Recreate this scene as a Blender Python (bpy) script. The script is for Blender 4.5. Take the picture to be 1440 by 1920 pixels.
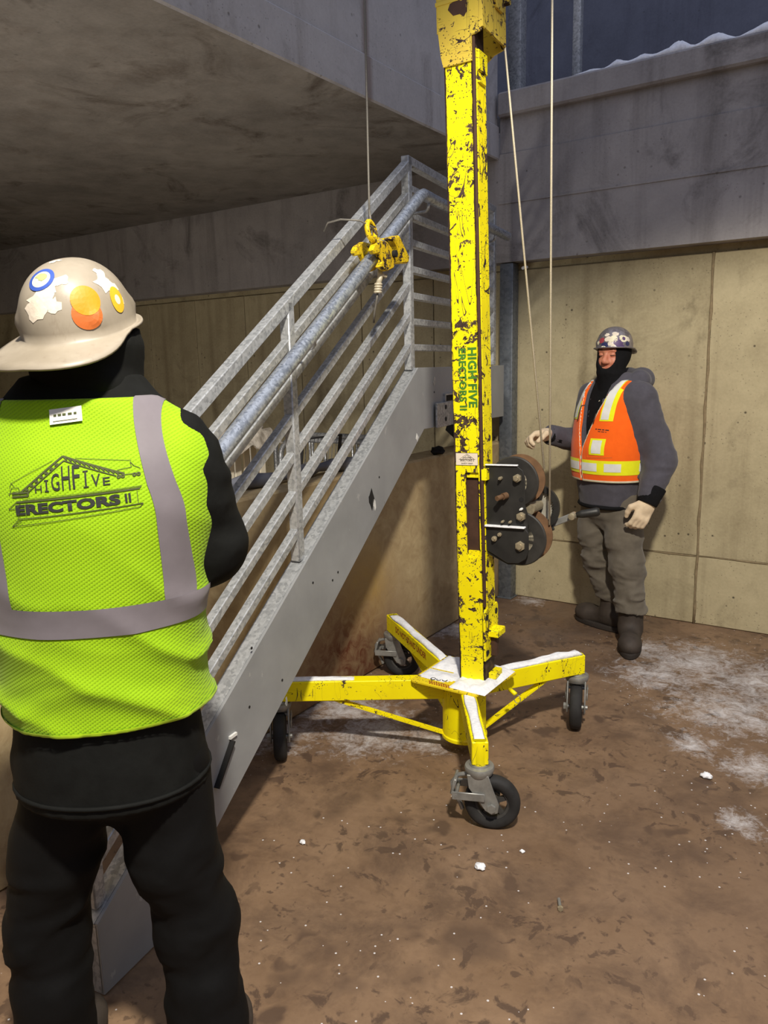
import bpy, bmesh, math, random
import numpy as np
from mathutils import Vector, Matrix, noise as mnoise
from mathutils.bvhtree import BVHTree

for _o in list(bpy.data.objects):
    bpy.data.objects.remove(_o, do_unlink=True)
SC = bpy.context.scene
COL = SC.collection
PI = math.pi

# ------------------------------------------------------------------ camera, world, lights, exposure
cam_d = bpy.data.cameras.new('camera')
cam_d.sensor_fit = 'HORIZONTAL'; cam_d.sensor_width = 36.0; cam_d.lens = 36.0
cam_d.clip_start = 0.02; cam_d.clip_end = 200
cam = bpy.data.objects.new('camera', cam_d); COL.objects.link(cam)
cam.matrix_world = Matrix(((0.830, -0.086, 0.551, 0), (0.557, 0.170, -0.813, 0), (-0.023, 0.982, 0.189, 1.62), (0, 0, 0, 1)))
SC.camera = cam

world = bpy.data.worlds.new('world'); SC.world = world; world.use_nodes = True
_bg = world.node_tree.nodes['Background']
_bg.inputs[0].default_value = (0.50, 0.54, 0.70, 1); _bg.inputs[1].default_value = 0.95

def spot(name, loc, target, power, angle, blend, radius, color):
    d = bpy.data.lights.new(name, 'SPOT'); d.energy = power; d.spot_size = math.radians(angle); d.spot_blend = blend
    d.shadow_soft_size = radius; d.color = color
    o = bpy.data.objects.new(name, d); COL.objects.link(o)
    o.location = loc; o.rotation_euler = (Vector(target)-Vector(loc)).to_track_quat('-Z', 'Y').to_euler()
    return o
spot('work_light', (0.5, -0.1, 4.3), (0.10, 1.85, 0.0), 1100, 90, 0.20, 0.13, (1.0, 0.92, 0.78))
def point(name, loc, power, radius, color):
    d = bpy.data.lights.new(name, 'POINT'); d.energy = power; d.shadow_soft_size = radius; d.color = color
    o = bpy.data.objects.new(name, d); COL.objects.link(o); o.location = loc; return o
point('under_slab_lamp', (-3.05, 1.3, 0.5), 95, 0.25, (1.0, 0.96, 0.90))

SC.view_settings.view_transform = 'Standard'; SC.view_settings.look = 'None'
SC.view_settings.exposure = 0.0; SC.view_settings.gamma = 1.0
SC.view_settings.use_curve_mapping = False

# ------------------------------------------------------------------ material helpers
def lin(r, g, b):
    f = lambda c: (c/255/12.92) if c <= 10 else ((c/255+0.055)/1.055)**2.4
    return (f(r), f(g), f(b), 1.0)

class NT:
    def __init__(s, name):
        s.m = bpy.data.materials.new(name); s.m.use_nodes = True
        s.t = s.m.node_tree; s.n = s.t.nodes; s.l = s.t.links
        s.b = s.n['Principled BSDF']; s._co = None
    def co(s):
        if s._co is None:
            s._co = s.n.new('ShaderNodeTexCoord').outputs['Object']
        return s._co
    def put(s, sock, v):
        if hasattr(v, 'is_output'): s.l.new(v, sock)
        elif v is not None: sock.default_value = v
    def scaled(s, sc, loc=(0, 0, 0), rot=(0, 0, 0)):
        m = s.n.new('ShaderNodeMapping'); s.l.new(s.co(), m.inputs[0])
        m.inputs['Scale'].default_value = sc; m.inputs['Location'].default_value = loc; m.inputs['Rotation'].default_value = rot
        return m.outputs[0]
    def noise(s, scale, detail=4, rough=0.55, vec=None, dist=0.0):
        n = s.n.new('ShaderNodeTexNoise'); s.put(n.inputs['Vector'], vec or s.co())
        n.inputs['Scale'].default_value = scale; n.inputs['Detail'].default_value = detail
        n.inputs['Roughness'].default_value = rough; n.inputs['Distortion'].default_value = dist
        return n.outputs['Fac']
    def voronoi(s, scale, feature='F1', vec=None, rnd=1.0, out='Distance'):
        n = s.n.new('ShaderNodeTexVoronoi'); n.feature = feature; s.put(n.inputs['Vector'], vec or s.co())
        n.inputs['Scale'].default_value = scale; n.inputs['Randomness'].default_value = rnd
        return n.outputs[out]
    def wave(s, scale, dist=0, vec=None, dirn='X', typ='BANDS', detail=2):
        n = s.n.new('ShaderNodeTexWave'); n.wave_type = typ
        n.bands_direction = dirn; s.put(n.inputs['Vector'], vec or s.co())
        n.inputs['Scale'].default_value = scale; n.inputs['Distortion'].default_value = dist; n.inputs['Detail'].default_value = detail
        return n.outputs['Fac']
    def mr(s, v, a, b, c=0.0, d=1.0):
        n = s.n.new('ShaderNodeMapRange'); s.put(n.inputs[0], v)
        for i, x in enumerate((a, b, c, d)): s.put(n.inputs[i+1], x)
        n.clamp = True
        return n.outputs[0]
    def math(s, op, a, b=None):
        n = s.n.new('ShaderNodeMath'); n.operation = op; s.put(n.inputs[0], a)
        if b is not None: s.put(n.inputs[1], b)
        return n.outputs[0]
    def mul(s, a, b): return s.math('MULTIPLY', a, b)
    def add(s, a, b): return s.math('ADD', a, b)
    def mx(s, a, b): return s.math('MAXIMUM', a, b)
    def mix(s, f, a, b):
        n = s.n.new('ShaderNodeMix'); n.data_type = 'RGBA'
        s.put(n.inputs[0], f); s.put(n.inputs[6], a); s.put(n.inputs[7], b)
        return n.outputs[2]
    def sep(s, vec=None):
        n = s.n.new('ShaderNodeSeparateXYZ'); s.put(n.inputs[0], vec or s.co()); return n.outputs
    def dist(s, p, vec=None):
        n = s.n.new('ShaderNodeVectorMath'); n.operation = 'DISTANCE'; s.put(n.inputs[0], vec or s.co()); n.inputs[1].default_value = p
        return n.outputs['Value']
    def bump(s, h, strength=0.3, dist=0.01):
        n = s.n.new('ShaderNodeBump'); s.put(n.inputs['Height'], h)
        n.inputs['Strength'].default_value = strength; n.inputs['Distance'].default_value = dist
        s.l.new(n.outputs[0], s.b.inputs['Normal'])
    def out(s, color=None, rough=None, metal=None, spec=None):
        s.put(s.b.inputs['Base Color'], color)
        if rough is not None: s.put(s.b.inputs['Roughness'], rough)
        if metal is not None: s.put(s.b.inputs['Metallic'], metal)
        if spec is not None: s.put(s.b.inputs['Specular IOR Level'], spec)
        return s.m

def plain(name, c, rough=0.6, metal=0.0, var=0.12, nscale=30, bump=0.0, spec=None):
    t = NT(name); base = lin(*c); dk = tuple(x*(1-var) for x in base[:3])+(1,); lt = tuple(min(1, x*(1+var)) for x in base[:3])+(1,)
    f = t.noise(nscale, 5)
    if bump: t.bump(f, bump, 0.004)
    return t.out(t.mix(t.mr(f, 0.3, 0.7), dk, lt), rough, metal, spec)

def concrete(name, c_dark, c_light, streak=0.5, pits=0.6, bump=0.25, seed=0.0, stain=(60, 54, 44), stain_amt=0.5):
    t = NT(name)
    v = t.scaled((1, 1, 1), (seed, seed*1.7, seed*0.6))
    big = t.noise(1.1, 5, 0.6, v, 0.6); mid = t.noise(6, 6, 0.62, v); fine = t.noise(70, 4, 0.6, v)
    col = t.mix(t.mr(t.add(t.mul(big, 0.6), t.mul(mid, 0.4)), 0.34, 0.66), lin(*c_dark), lin(*c_light))
    st = t.scaled((2.6, 2.6, 0.16), (seed, 0, 0))
    sf = t.mul(t.mr(t.noise(2.3, 5, 0.6, st, 0.3), 0.52, 0.72), streak)
    col = t.mix(sf, col, lin(*stain))
    bl = t.mul(t.mr(t.noise(2.0, 6, 0.66, t.scaled((1, 1, 1), (seed+9, 4, 2)), 1.0), 0.55, 0.70), stain_amt)
    col = t.mix(bl, col, lin(*[x*0.8 for x in stain]))
    # bug holes of cast concrete
    pv = t.voronoi(13, vec=v); pm = t.noise(3.0, 2, 0.5, t.scaled((1, 1, 1), (seed+3, 1, 7)))
    hole = t.mul(t.mr(pv, 0.06, 0.11, 1, 0), t.mr(pm, 0.46, 0.56))
    pv2 = t.voronoi(48, vec=v); hole2 = t.mul(t.mr(pv2, 0.08, 0.17, 1, 0), t.mr(pm, 0.40, 0.6))
    hh = t.mx(hole, t.mul(hole2, 0.7))
    col = t.mix(t.mul(hh, pits), col, lin(50, 45, 38))
    col = t.mix(t.mul(t.mr(fine, 0.35, 0.7), 0.14), col, lin(*[min(255, x*1.18) for x in c_light]))
    t.bump(t.add(t.mul(fine, 0.35), t.add(t.mul(mid, 0.5), t.mul(hh, -1.2))), bump, 0.006)
    return t.out(col, 0.86, 0, 0.3)

def galvanised(name, c_dark=(144, 147, 150), c_light=(184, 187, 190), metal=0.30, rough=0.42, scale=1.0):
    t = NT(name)
    sp = t.voronoi(95*scale, out='Color'); sx = t.sep(sp)[0]
    n = t.noise(28*scale, 5, 0.65); b = t.noise(5, 3)
    f = t.add(t.mul(sx, 0.35), t.add(t.mul(n, 0.45), t.mul(b, 0.2)))
    col = t.mix(t.mr(f, 0.32, 0.62), lin(*c_dark), lin(*c_light))
    t.bump(n, 0.12, 0.002)
    return t.out(col, t.mr(f, 0.3, 0.7, rough+0.1, rough-0.08), metal)

def yellow_paint(name, wear=0.5, base=(255, 238, 6), scr=1.0, edge=None):
    """chipped paint; edge = (origin, axis, lo, hi): bare steel worn along the two edges of a box section"""
    t = NT(name)
    v = t.co()
    a = t.noise(26, 6, 0.70, v, 0.5); b = t.noise(3.6, 4, 0.6, v)
    thr = t.mr(b, 0.36, 0.64, 0.61+0.10*(1-wear), 0.475+0.13*(1-wear))
    chip = t.math('GREATER_THAN', a, thr)
    sp = t.mul(t.math('LESS_THAN', t.voronoi(95, vec=v), 0.21), t.math('GREATER_THAN', t.noise(7, 3, 0.6, t.scaled((1, 1, 1), (5, 3, 1))), 0.58-0.14*wear))
    w = t.noise(9, 2, 0.5, t.scaled((1.0, 1.0, 0.22), (3, 1, 0), (0.5, 0.4, 0.2)), 1.3)
    line = t.mul(t.math('LESS_THAN', t.math('ABSOLUTE', t.add(w, -0.5)), 0.0045*scr), t.math('GREATER_THAN', t.noise(5, 2, 0.5, t.scaled((1, 1, 1), (2, 8, 1))), 0.50))
    w2 = t.noise(12, 2, 0.5, t.scaled((0.5, 0.5, 1.5), (1, 6, 0), (0.2, 0.9, 0.3)), 1.0)
    line2 = t.mul(t.math('LESS_THAN', t.math('ABSOLUTE', t.add(w2, -0.52)), 0.005*scr), t.math('GREATER_THAN', t.noise(6, 2, 0.5, t.scaled((1, 1, 1), (7, 2, 4))), 0.54))
    m = t.mx(t.mx(chip, sp), t.mx(line, line2))
    if edge is not None:
        o, ax, lo, hi = edge
        s1 = t.n.new('ShaderNodeVectorMath'); s1.operation = 'SUBTRACT'; t.l.new(v, s1.inputs[0]); s1.inputs[1].default_value = o
        s2 = t.n.new('ShaderNodeVectorMath'); s2.operation = 'DOT_PRODUCT'; t.l.new(s1.outputs[0], s2.inputs[0]); s2.inputs[1].default_value = ax
        dd = t.math('ABSOLUTE', t.add(s2.outputs['Value'], -(lo+hi)/2))
        en = t.noise(30, 5, .7, t.scaled((1, 1, .6), (4, 4, 4))); zz = t.noise(2.2, 3, .6, t.scaled((1, 1, 1), (9, 1, 4)))
        m = t.mx(m, t.mul(t.math('LESS_THAN', dd, (hi-lo)/2+.0012), t.math('GREATER_THAN', t.add(dd, t.mul(t.add(t.mul(en, .6), t.mul(zz, .7)), .022)), (hi-lo)/2+.0095)))
    yc = t.mix(t.mr(t.noise(7, 4), 0.35, 0.7), lin(*base), lin(base[0]-12, base[1]-16, base[2]+2))
    dc = t.mix(t.mr(t.noise(40, 4), 0.4, 0.62), lin(50, 36, 30), lin(80, 62, 52))
    t.bump(t.mul(m, -1), 0.35, 0.002)
    return t.out(t.mix(m, yc, dc), t.mr(m, 0, 1, 0.5, 0.75), 0, 0.35)

# ------------------------------------------------------------------ mesh helpers
def _merge(dst, src):
    me = bpy.data.meshes.new('tmp'); src.to_mesh(me); src.free(); dst.from_mesh(me); bpy.data.meshes.remove(me)

class MB:
    """collects simple solids into one bmesh"""
    def __init__(s): s.bm = bmesh.new()
    def box(s, c, size, rot=None, bevel=0.0, seg=1):
        b = bmesh.new(); bmesh.ops.create_cube(b, size=1)
        bmesh.ops.scale(b, vec=size, verts=b.verts)
        if bevel: bmesh.ops.bevel(b, geom=list(b.edges), offset=bevel, segments=seg, affect='EDGES', profile=0.5)
        M = Matrix.Translation(c) @ (rot.to_4x4() if rot is not None else Matrix.Identity(4))
        bmesh.ops.transform(b, matrix=M, verts=b.verts); _merge(s.bm, b); return s
    def beam(s, p, q, w, h, up=(0, 0, 1), bevel=0.0, ext=0.0):
        p, q = Vector(p), Vector(q); d = q-p; L = d.length; x = d.normalized(); up = Vector(up)
        y = up.cross(x).normalized(); z = x.cross(y)
        R = Matrix((x, y, z)).transposed()
        return s.box((p+q)/2, (L+2*ext, w, h), R, bevel)
    def cyl(s, p, q, r, r2=None, n=20, bevel=0.0):
        p, q = Vector(p), Vector(q); d = q-p
        b = bmesh.new(); bmesh.ops.create_cone(b, cap_ends=True, segments=n, radius1=r, radius2=r if r2 is None else r2, depth=d.length)
        if bevel:
            es = [e for e in b.edges if len(e.link_faces) == 2 and any(len(f.verts) > 4 for f in e.link_faces)]
            bmesh.ops.bevel(b, geom=es, offset=bevel, segments=2, affect='EDGES', profile=0.5)
        M = Matrix.Translation((p+q)/2) @ d.to_track_quat('Z', 'Y').to_matrix().to_4x4()
        bmesh.ops.transform(b, matrix=M, verts=b.verts); _merge(s.bm, b); return s
    def tube(s, pts, r, n=10, closed=False):
        pts = [Vector(p) for p in pts]; N = len(pts); b = s.bm; rings = []
        up = None
        for i, p in enumerate(pts):
            a = pts[(i-1) % N] if (closed or i > 0) else pts[i]; c = pts[(i+1) % N] if (closed or i < N-1) else pts[i]
            t = (c-a).normalized()
            if up is None: up = t.orthogonal().normalized()
            up = (up - t*up.dot(t)).normalized(); sd = t.cross(up)
            rr = r[i] if isinstance(r, (list, tuple)) else r
            rings.append([b.verts.new(p+(up*math.cos(2*PI*k/n)+sd*math.sin(2*PI*k/n))*rr) for k in range(n)])
        for i in range(N if closed else N-1):
            A, B = rings[i], rings[(i+1) % N]
            for k in range(n): b.faces.new((A[k], A[(k+1) % n], B[(k+1) % n], B[k]))
        if not closed:
            b.faces.new(rings[0][::-1]); b.faces.new(rings[-1])
        return s
    def prism(s, poly, M, th, bevel=0.0):
        """poly in local xy, extruded along local z from 0 to th, placed by matrix M"""
        b = bmesh.new(); vs = [b.verts.new((x, y, 0)) for x, y in poly]; f = b.faces.new(vs)
        r = bmesh.ops.extrude_face_region(b, geom=[f]); bmesh.ops.translate(b, vec=(0, 0, th), verts=[v for v in r['geom'] if isinstance(v, bmesh.types.BMVert)])
        bmesh.ops.recalc_face_normals(b, faces=b.faces)
        if bevel: bmesh.ops.bevel(b, geom=list(b.edges), offset=bevel, segments=1, affect='EDGES', profile=0.5)
        bmesh.ops.transform(b, matrix=M, verts=b.verts); _merge(s.bm, b); return s
    def lathe(s, prof, M=None, n=24):
        """prof: (r, z) list; closed at the axis when r == 0"""
        b = bmesh.new(); rings = []
        for r, z in prof:
            if r < 1e-6: rings.append([b.verts.new((0, 0, z))])
            else: rings.append([b.verts.new((r*math.cos(2*PI*k/n), r*math.sin(2*PI*k/n), z)) for k in range(n)])
        for A, B in zip(rings, rings[1:]):
            for k in range(n):
                q = [A[k % len(A)], A[(k+1) % len(A)], B[(k+1) % len(B)], B[k % len(B)]]
                u = []
                for v in q:
                    if v not in u: u.append(v)
                if len(u) > 2: b.faces.new(u)
        bmesh.ops.recalc_face_normals(b, faces=b.faces)
        if M is not None: bmesh.ops.transform(b, matrix=M, verts=b.verts)
        _merge(s.bm, b); return s
    def ball(s, c, r, u=12, v=8, scale=(1, 1, 1)):
        b = bmesh.new(); bmesh.ops.create_uvsphere(b, u_segments=u, v_segments=v, radius=r)
        bmesh.ops.scale(b, vec=scale, verts=b.verts); bmesh.ops.translate(b, vec=c, verts=b.verts); _merge(s.bm, b); return s
    def xf(s, M):
        bmesh.ops.transform(s.bm, matrix=M, verts=s.bm.verts); return s
    def build(s, name, m, parent=None, smooth=None, loc=None):
        me = bpy.data.meshes.new(name); s.bm.to_mesh(me); s.bm.free()
        return link(name, me, m, parent, smooth, loc)

def link(name, me, m, parent=None, smooth=None, loc=None):
    if m is not None: me.materials.append(m)
    o = bpy.data.objects.new(name, me); COL.objects.link(o)
    if parent is not None: o.parent = parent
    if loc is not None: o.location = loc
    if smooth:
        me.polygons.foreach_set('use_smooth', [True]*len(me.polygons))
        if smooth is not True:
            me.set_sharp_from_angle(angle=math.radians(smooth))
    return o

def tag(o, label=None, cat=None, group=None, kind=None):
    if label: o['label'] = label
    if cat: o['category'] = cat
    if group: o['group'] = group
    if kind: o['kind'] = kind
    return o
def struct(o, label=None):
    o['kind'] = 'structure'
    if label: o['label'] = label
    return o
def thing(name, label, cat, loc=(0, 0, 0), rotz=0.0, group=None):
    o = bpy.data.objects.new(name, None); COL.objects.link(o); o.empty_display_size = 0.1
    o.location = loc; o.rotation_euler = (0, 0, rotz)
    return tag(o, label, cat, group)

def text_mesh(body, size, M, bold=0.0, sx=1.0, align='CENTER', th=0.0, spacing=1.0):
    """flat lettering as a bmesh, placed by matrix M (text lies in local xy, facing local +z)"""
    cu = bpy.data.curves.new('txt', 'FONT'); cu.body = body; cu.size = size; cu.align_x = align; cu.align_y = 'CENTER'
    cu.offset = bold; cu.extrude = th; cu.space_character = spacing; cu.resolution_u = 3
    ob = bpy.data.objects.new('txt', cu); COL.objects.link(ob)
    dg = bpy.context.evaluated_depsgraph_get(); dg.update()
    me = bpy.data.meshes.new_from_object(ob.evaluated_get(dg))
    b = bmesh.new(); b.from_mesh(me); bpy.data.meshes.remove(me)
    bpy.data.objects.remove(ob); bpy.data.curves.remove(cu)
    bmesh.ops.triangulate(b, faces=b.faces)
    bmesh.ops.scale(b, vec=(sx, 1, 1), verts=b.verts)
    bmesh.ops.transform(b, matrix=M, verts=b.verts)
    return b

def frame(o, x, y, z=None):
    x = Vector(x).normalized(); y = Vector(y); y = (y-x*y.dot(x)).normalized(); z = x.cross(y)
    M = Matrix((x, y, z)).transposed().to_4x4(); M.translation = Vector(o); return M
# ------------------------------------------------------------------ materials of the setting
m_wall = concrete('wall_concrete', (158, 146, 116), (190, 178, 144), 0.45, 0.85, 0.3, 1.0, (112, 98, 72), 0.5)
m_beam = concrete('beam_concrete', (136, 132, 131), (166, 161, 159), 0.45, 0.45, 0.25, 5.0, (66, 60, 56), 0.6)
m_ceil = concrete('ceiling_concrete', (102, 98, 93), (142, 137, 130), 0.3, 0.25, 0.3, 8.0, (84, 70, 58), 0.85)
m_fascia = concrete('fascia_concrete', (162, 160, 160), (188, 186, 186), 0.5, 0.55, 0.3, 3.0, (118, 108, 100), 0.45)
_fm = m_fascia.node_tree
_co = _fm.nodes.new('ShaderNodeTexCoord'); _sp = _fm.nodes.new('ShaderNodeSeparateXYZ'); _fm.links.new(_co.outputs['Object'], _sp.inputs[0])
_ad = _fm.nodes.new('ShaderNodeMath'); _ad.operation = 'ADD'; _fm.links.new(_sp.outputs[1], _ad.inputs[0]); _ad.inputs[1].default_value = -3.275
_ab = _fm.nodes.new('ShaderNodeMath'); _ab.operation = 'ABSOLUTE'; _fm.links.new(_ad.outputs[0], _ab.inputs[0])
_mr = _fm.nodes.new('ShaderNodeMapRange'); _fm.links.new(_ab.outputs[0], _mr.inputs[0]); _mr.inputs[1].default_value = .008; _mr.inputs[2].default_value = .04; _mr.inputs[3].default_value = .6; _mr.inputs[4].default_value = 0
_mi = _fm.nodes.new('ShaderNodeMix'); _mi.data_type = 'RGBA'; _bs = _fm.nodes['Principled BSDF']; _old = _bs.inputs['Base Color'].links[0].from_socket
_fm.links.new(_mr.outputs[0], _mi.inputs[0]); _fm.links.new(_old, _mi.inputs[6]); _mi.inputs[7].default_value = lin(112, 88, 74); _fm.links.new(_mi.outputs[2], _bs.inputs['Base Color'])
m_rear = concrete('rear_concrete', (86, 88, 98), (112, 114, 126), 0.5, 0.3, 0.2, 6.0, (66, 66, 76), 0.5)

def low_wall_mat():
    t = NT('low_wall_concrete')
    big = t.noise(2.0, 6, 0.62, None, 0.8); mid = t.noise(11, 6, 0.65, None, 1.2); fine = t.noise(60, 4)
    col = t.mix(t.mr(t.add(t.mul(big, .55), t.mul(mid, .45)), .35, .65), lin(156, 132, 96), lin(200, 180, 140))
    sw = t.wave(5, 16, t.scaled((1, 1, 1.6), (0, 2, 0), (0.4, 0.2, 0)), 'Z', 'BANDS', 4)
    col = t.mix(t.mul(t.mr(sw, .72, .95), .10), col, lin(176, 158, 120))
    z = t.sep()[2]
    rust = t.mul(t.mr(t.dist((-2.24, 2.95, 0.05)), 0.15, 0.75, 1, 0), t.mr(t.add(mid, t.mul(big, .6)), .5, .9))
    col = t.mix(rust, col, lin(104, 56, 32))
    damp = t.mul(t.mr(t.add(z, t.mul(big, .4)), 0.15, .5, 1, 0), .55)
    col = t.mix(damp, col, lin(76, 52, 38))
    gold = t.mul(t.mr(t.dist((-2.24, 3.15, 0.50)), 0.05, 0.3, 1, 0), t.mr(big, .4, .65))
    col = t.mix(t.mul(gold, .6), col, lin(186, 150, 62))
    pv = t.voronoi(40); hole = t.mul(t.mr(pv, .05, .1, 1, 0), t.mr(t.noise(4, 2), .5, .6))
    col = t.mix(t.mul(hole, .6), col, lin(60, 48, 36))
    t.bump(t.add(t.mul(fine, .3), t.add(t.mul(mid, .6), t.mul(hole, -1))), .35, .008)
    return t.out(col, .85, 0, .3)
m_low = low_wall_mat()

def floor_mat():
    t = NT('floor_concrete')
    big = t.noise(0.9, 6, 0.62, None, 0.6); mid = t.noise(4.2, 7, 0.66, None, 0.5); fine = t.noise(38, 6, 0.7)
    f = t.add(t.mul(big, .45), t.add(t.mul(mid, .4), t.mul(fine, .15)))
    col = t.mix(t.mr(f, .38, .62), lin(110, 87, 67), lin(143, 117, 92))
    # oil and damp spots: distorted cells that only appear in some places
    w0 = t.n.new('ShaderNodeVectorMath'); w0.operation = 'SUBTRACT'; t.l.new(t.co(), w0.inputs[0]); w0.inputs[1].default_value = (.08, .08, 0)
    wv = t.n.new('ShaderNodeVectorMath'); wv.operation = 'ADD'; t.l.new(w0.outputs[0], wv.inputs[0])
    nz = t.n.new('ShaderNodeTexNoise'); t.l.new(t.co(), nz.inputs['Vector']); nz.inputs['Scale'].default_value = 9; nz.inputs['Detail'].default_value = 3
    sc = t.n.new('ShaderNodeVectorMath'); sc.operation = 'MULTIPLY'; t.l.new(nz.outputs['Color'], sc.inputs[0]); sc.inputs[1].default_value = (.16, .16, 0)
    t.l.new(sc.outputs[0], wv.inputs[1]); W = wv.outputs[0]
    v1 = t.voronoi(9.0, 'SMOOTH_F1', W); s1 = t.mul(t.mr(v1, .16, .30, 1, 0), t.mr(t.noise(2.4, 3, .5, t.scaled((1, 1, 1), (4, 2, 0))), .52, .57))
    s2 = t.mul(t.mr(t.noise(11, 6, .62, t.scaled((1, 1, 1), (1, 7, 0)), .6), .560, .615), t.mr(t.noise(2.0, 3, .6, t.scaled((1, 1, 1), (8, 1, 0))), .38, .52))
    s3 = t.mul(t.mr(t.noise(30, 5, .6, t.scaled((1, 1, 1), (5, 2, 0)), .5), .575, .64), t.mr(t.noise(2.6, 3, .6, t.scaled((1, 1, 1), (6, 1, 0))), .38, .54))
    for p, r in (((-.90, 1.71, 0), .085), ((-1.05, 1.62, 0), .03), ((-1.08, 1.66, 0), .025), ((-1.20, 1.46, 0), .038), ((-1.24, 1.34, 0), .032), ((-1.11, 1.40, 0), .03), ((-1.19, 1.38, 0), .02), ((-.55, 2.9, 0), .05), ((-.45, 2.45, 0), .045), ((-.97, 1.50, 0), .02), ((-1.65, 2.12, 0), .03), ((-1.55, 2.18, 0), .03), ((-1.62, 2.02, 0), .03)):
        d = t.add(t.dist(p, W), t.mul(t.add(mid, -.5), -.10)); s1 = t.mx(s1, t.mul(t.mr(d, r-.03, r+.03, 1, 0), .85))
    mot = t.mr(t.noise(3.0, 8, .72, t.scaled((1, 1, 1), (2, 5, 0)), .3), .47, .63)
    st = t.mx(t.mx(t.mul(s1, .7), t.mul(mot, .55)), t.mx(t.mul(s2, .75), t.mul(s3, .65)))
    col = t.mix(st, col, lin(70, 55, 47))
    gr = t.mul(t.mr(t.dist((-.25, 2.5, 0)), .3, 1.1, 1, 0), t.mr(t.add(t.mul(mid, .6), t.mul(big, .4)), .36, .58))
    col = t.mix(t.mul(gr, .42), col, lin(84, 66, 56))
    far_shadow = t.mul(t.mr(t.dist((-1.9, 4.1, 0)), .3, 1.1, 1, 0), t.mr(mid, .35, .6))  # soft shadow of mast and winch, painted into the floor colour
    col = t.mix(t.mul(far_shadow, .5), col, lin(96, 84, 76))
    # frost and trodden snow
    sn = None
    for p, r in (((-.80, 4.15, 0), .50), ((-.45, 4.05, 0), .55), ((-.95, 3.90, 0), .35), ((-.55, 3.65, 0), .45), ((-1.1, 4.25, 0), .2), ((-.62, 3.22, 0), .16), ((-.38, 3.15, 0), .2), ((-.35, 2.72, 0), .12),
                 ((-2.12, 2.74, 0), .36), ((-1.85, 2.62, 0), .34), ((-1.60, 2.70, 0), .22), ((-2.2, 2.36, 0), .26), ((-2.2, 3.95, 0), .2), ((-2.0, 4.74, 0), .16), ((-1.6, 4.8, 0), .14), ((-1.13, 2.27, 0), .07)):
        d = t.mr(t.dist(p), 0, r*1.25, 1, 0); sn = d if sn is None else t.mx(sn, d)
    fr = t.add(t.mul(t.noise(13, 8, .78, None, .8), .75), t.mul(t.noise(70, 4, .7), .25))
    snow = t.mul(t.mr(t.add(t.mul(t.math('POWER', sn, .7), .36), fr), .70, .95), .88)
    grit = t.mul(t.math('LESS_THAN', t.voronoi(26, 'F1'), .085), t.math('GREATER_THAN', t.noise(1.4, 3, .6, t.scaled((1, 1, 1), (3, 3, 0))), .50))
    snow = t.mx(t.mul(snow, .85), t.mul(grit, .75))
    col = t.mix(snow, col, lin(222, 220, 222))
    wet = t.mr(t.noise(2.2, 5), .4, .65, .72, .42)
    t.bump(t.add(t.mul(fine, .35), t.add(t.mul(mid, .3), t.mul(snow, .8))), .3, .006)
    return t.out(col, t.mr(st, 0, 1, wet, .5), 0, .35)
m_floor = floor_mat()

# ------------------------------------------------------------------ the pit: floor, walls, beam, slab
struct(MB().box((-2.0, 0.4, -0.1), (14, 11.2, 0.2)).build('floor', m_floor), 'brown concrete pit floor with oil stains and trodden snow')
wb = struct(MB().box((-2.0, 4.93, 1.12), (14, 0.2, 2.24)).build('wall_back', m_wall), 'tan cast concrete back wall with formwork joints')
def panel_mesh(w, h, seed):
    b = MB().box((0, 0, 0), (w-0.007, 0.022, h-0.006), None, 0.004); return b
xs = [-7.5, -6.4, -5.8, -5.195, -4.607, -4.02, -3.42, -2.8, -2.2, -0.967, 0.26, 1.48, 2.7, 4.9]
for a, b in zip(xs, xs[1:]):
    cuts = (0.0, 0.428, 2.2) if a >= -2.3 else (0.0, 2.2)
    for z0, z1 in zip(cuts, cuts[1:]):
        panel_mesh(b-a, z1-z0, 0).build('panel', m_wall, wb, None, ((a+b)/2, 4.822, (z0+z1)/2))
# mortar ridges left in the two open joints
m_joint = plain('joint_mortar', (134, 118, 90), .9, 0, .2, 40, .4)
MB().tube([(-0.967+0.003*math.sin(i*1.9), 4.812, i*0.11) for i in range(21)], [0.008+0.003*math.sin(i*2.3) for i in range(21)], 6).build('joint_ridge', m_joint, wb, True)
MB().tube([(-2.1+i*0.12, 4.812, 0.428+0.002*math.sin(i*1.3)) for i in range(40)], [0.004+0.002*math.sin(i*1.7) for i in range(40)], 6).build('joint_ridge', m_joint, wb, True)

beam = struct(MB().box((-2.0, 4.865, 2.565), (14, 0.33, 0.65)).build('trim_1', m_beam), 'dark concrete beam running along the top of the back wall')
MB().box((1.38, 4.89, 3.0), (7.25, 0.36, 0.225)).build('upper_band', m_beam, beam)
MB().box((1.38, 4.97, 3.17), (7.25, 0.62, 0.14), None, 0.012).build('cap_ledge', m_beam, beam)
MB().box((1.38, 4.698, 2.60), (7.25, 0.006, 0.012)).build('formwork_ridge', m_beam, beam)

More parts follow.
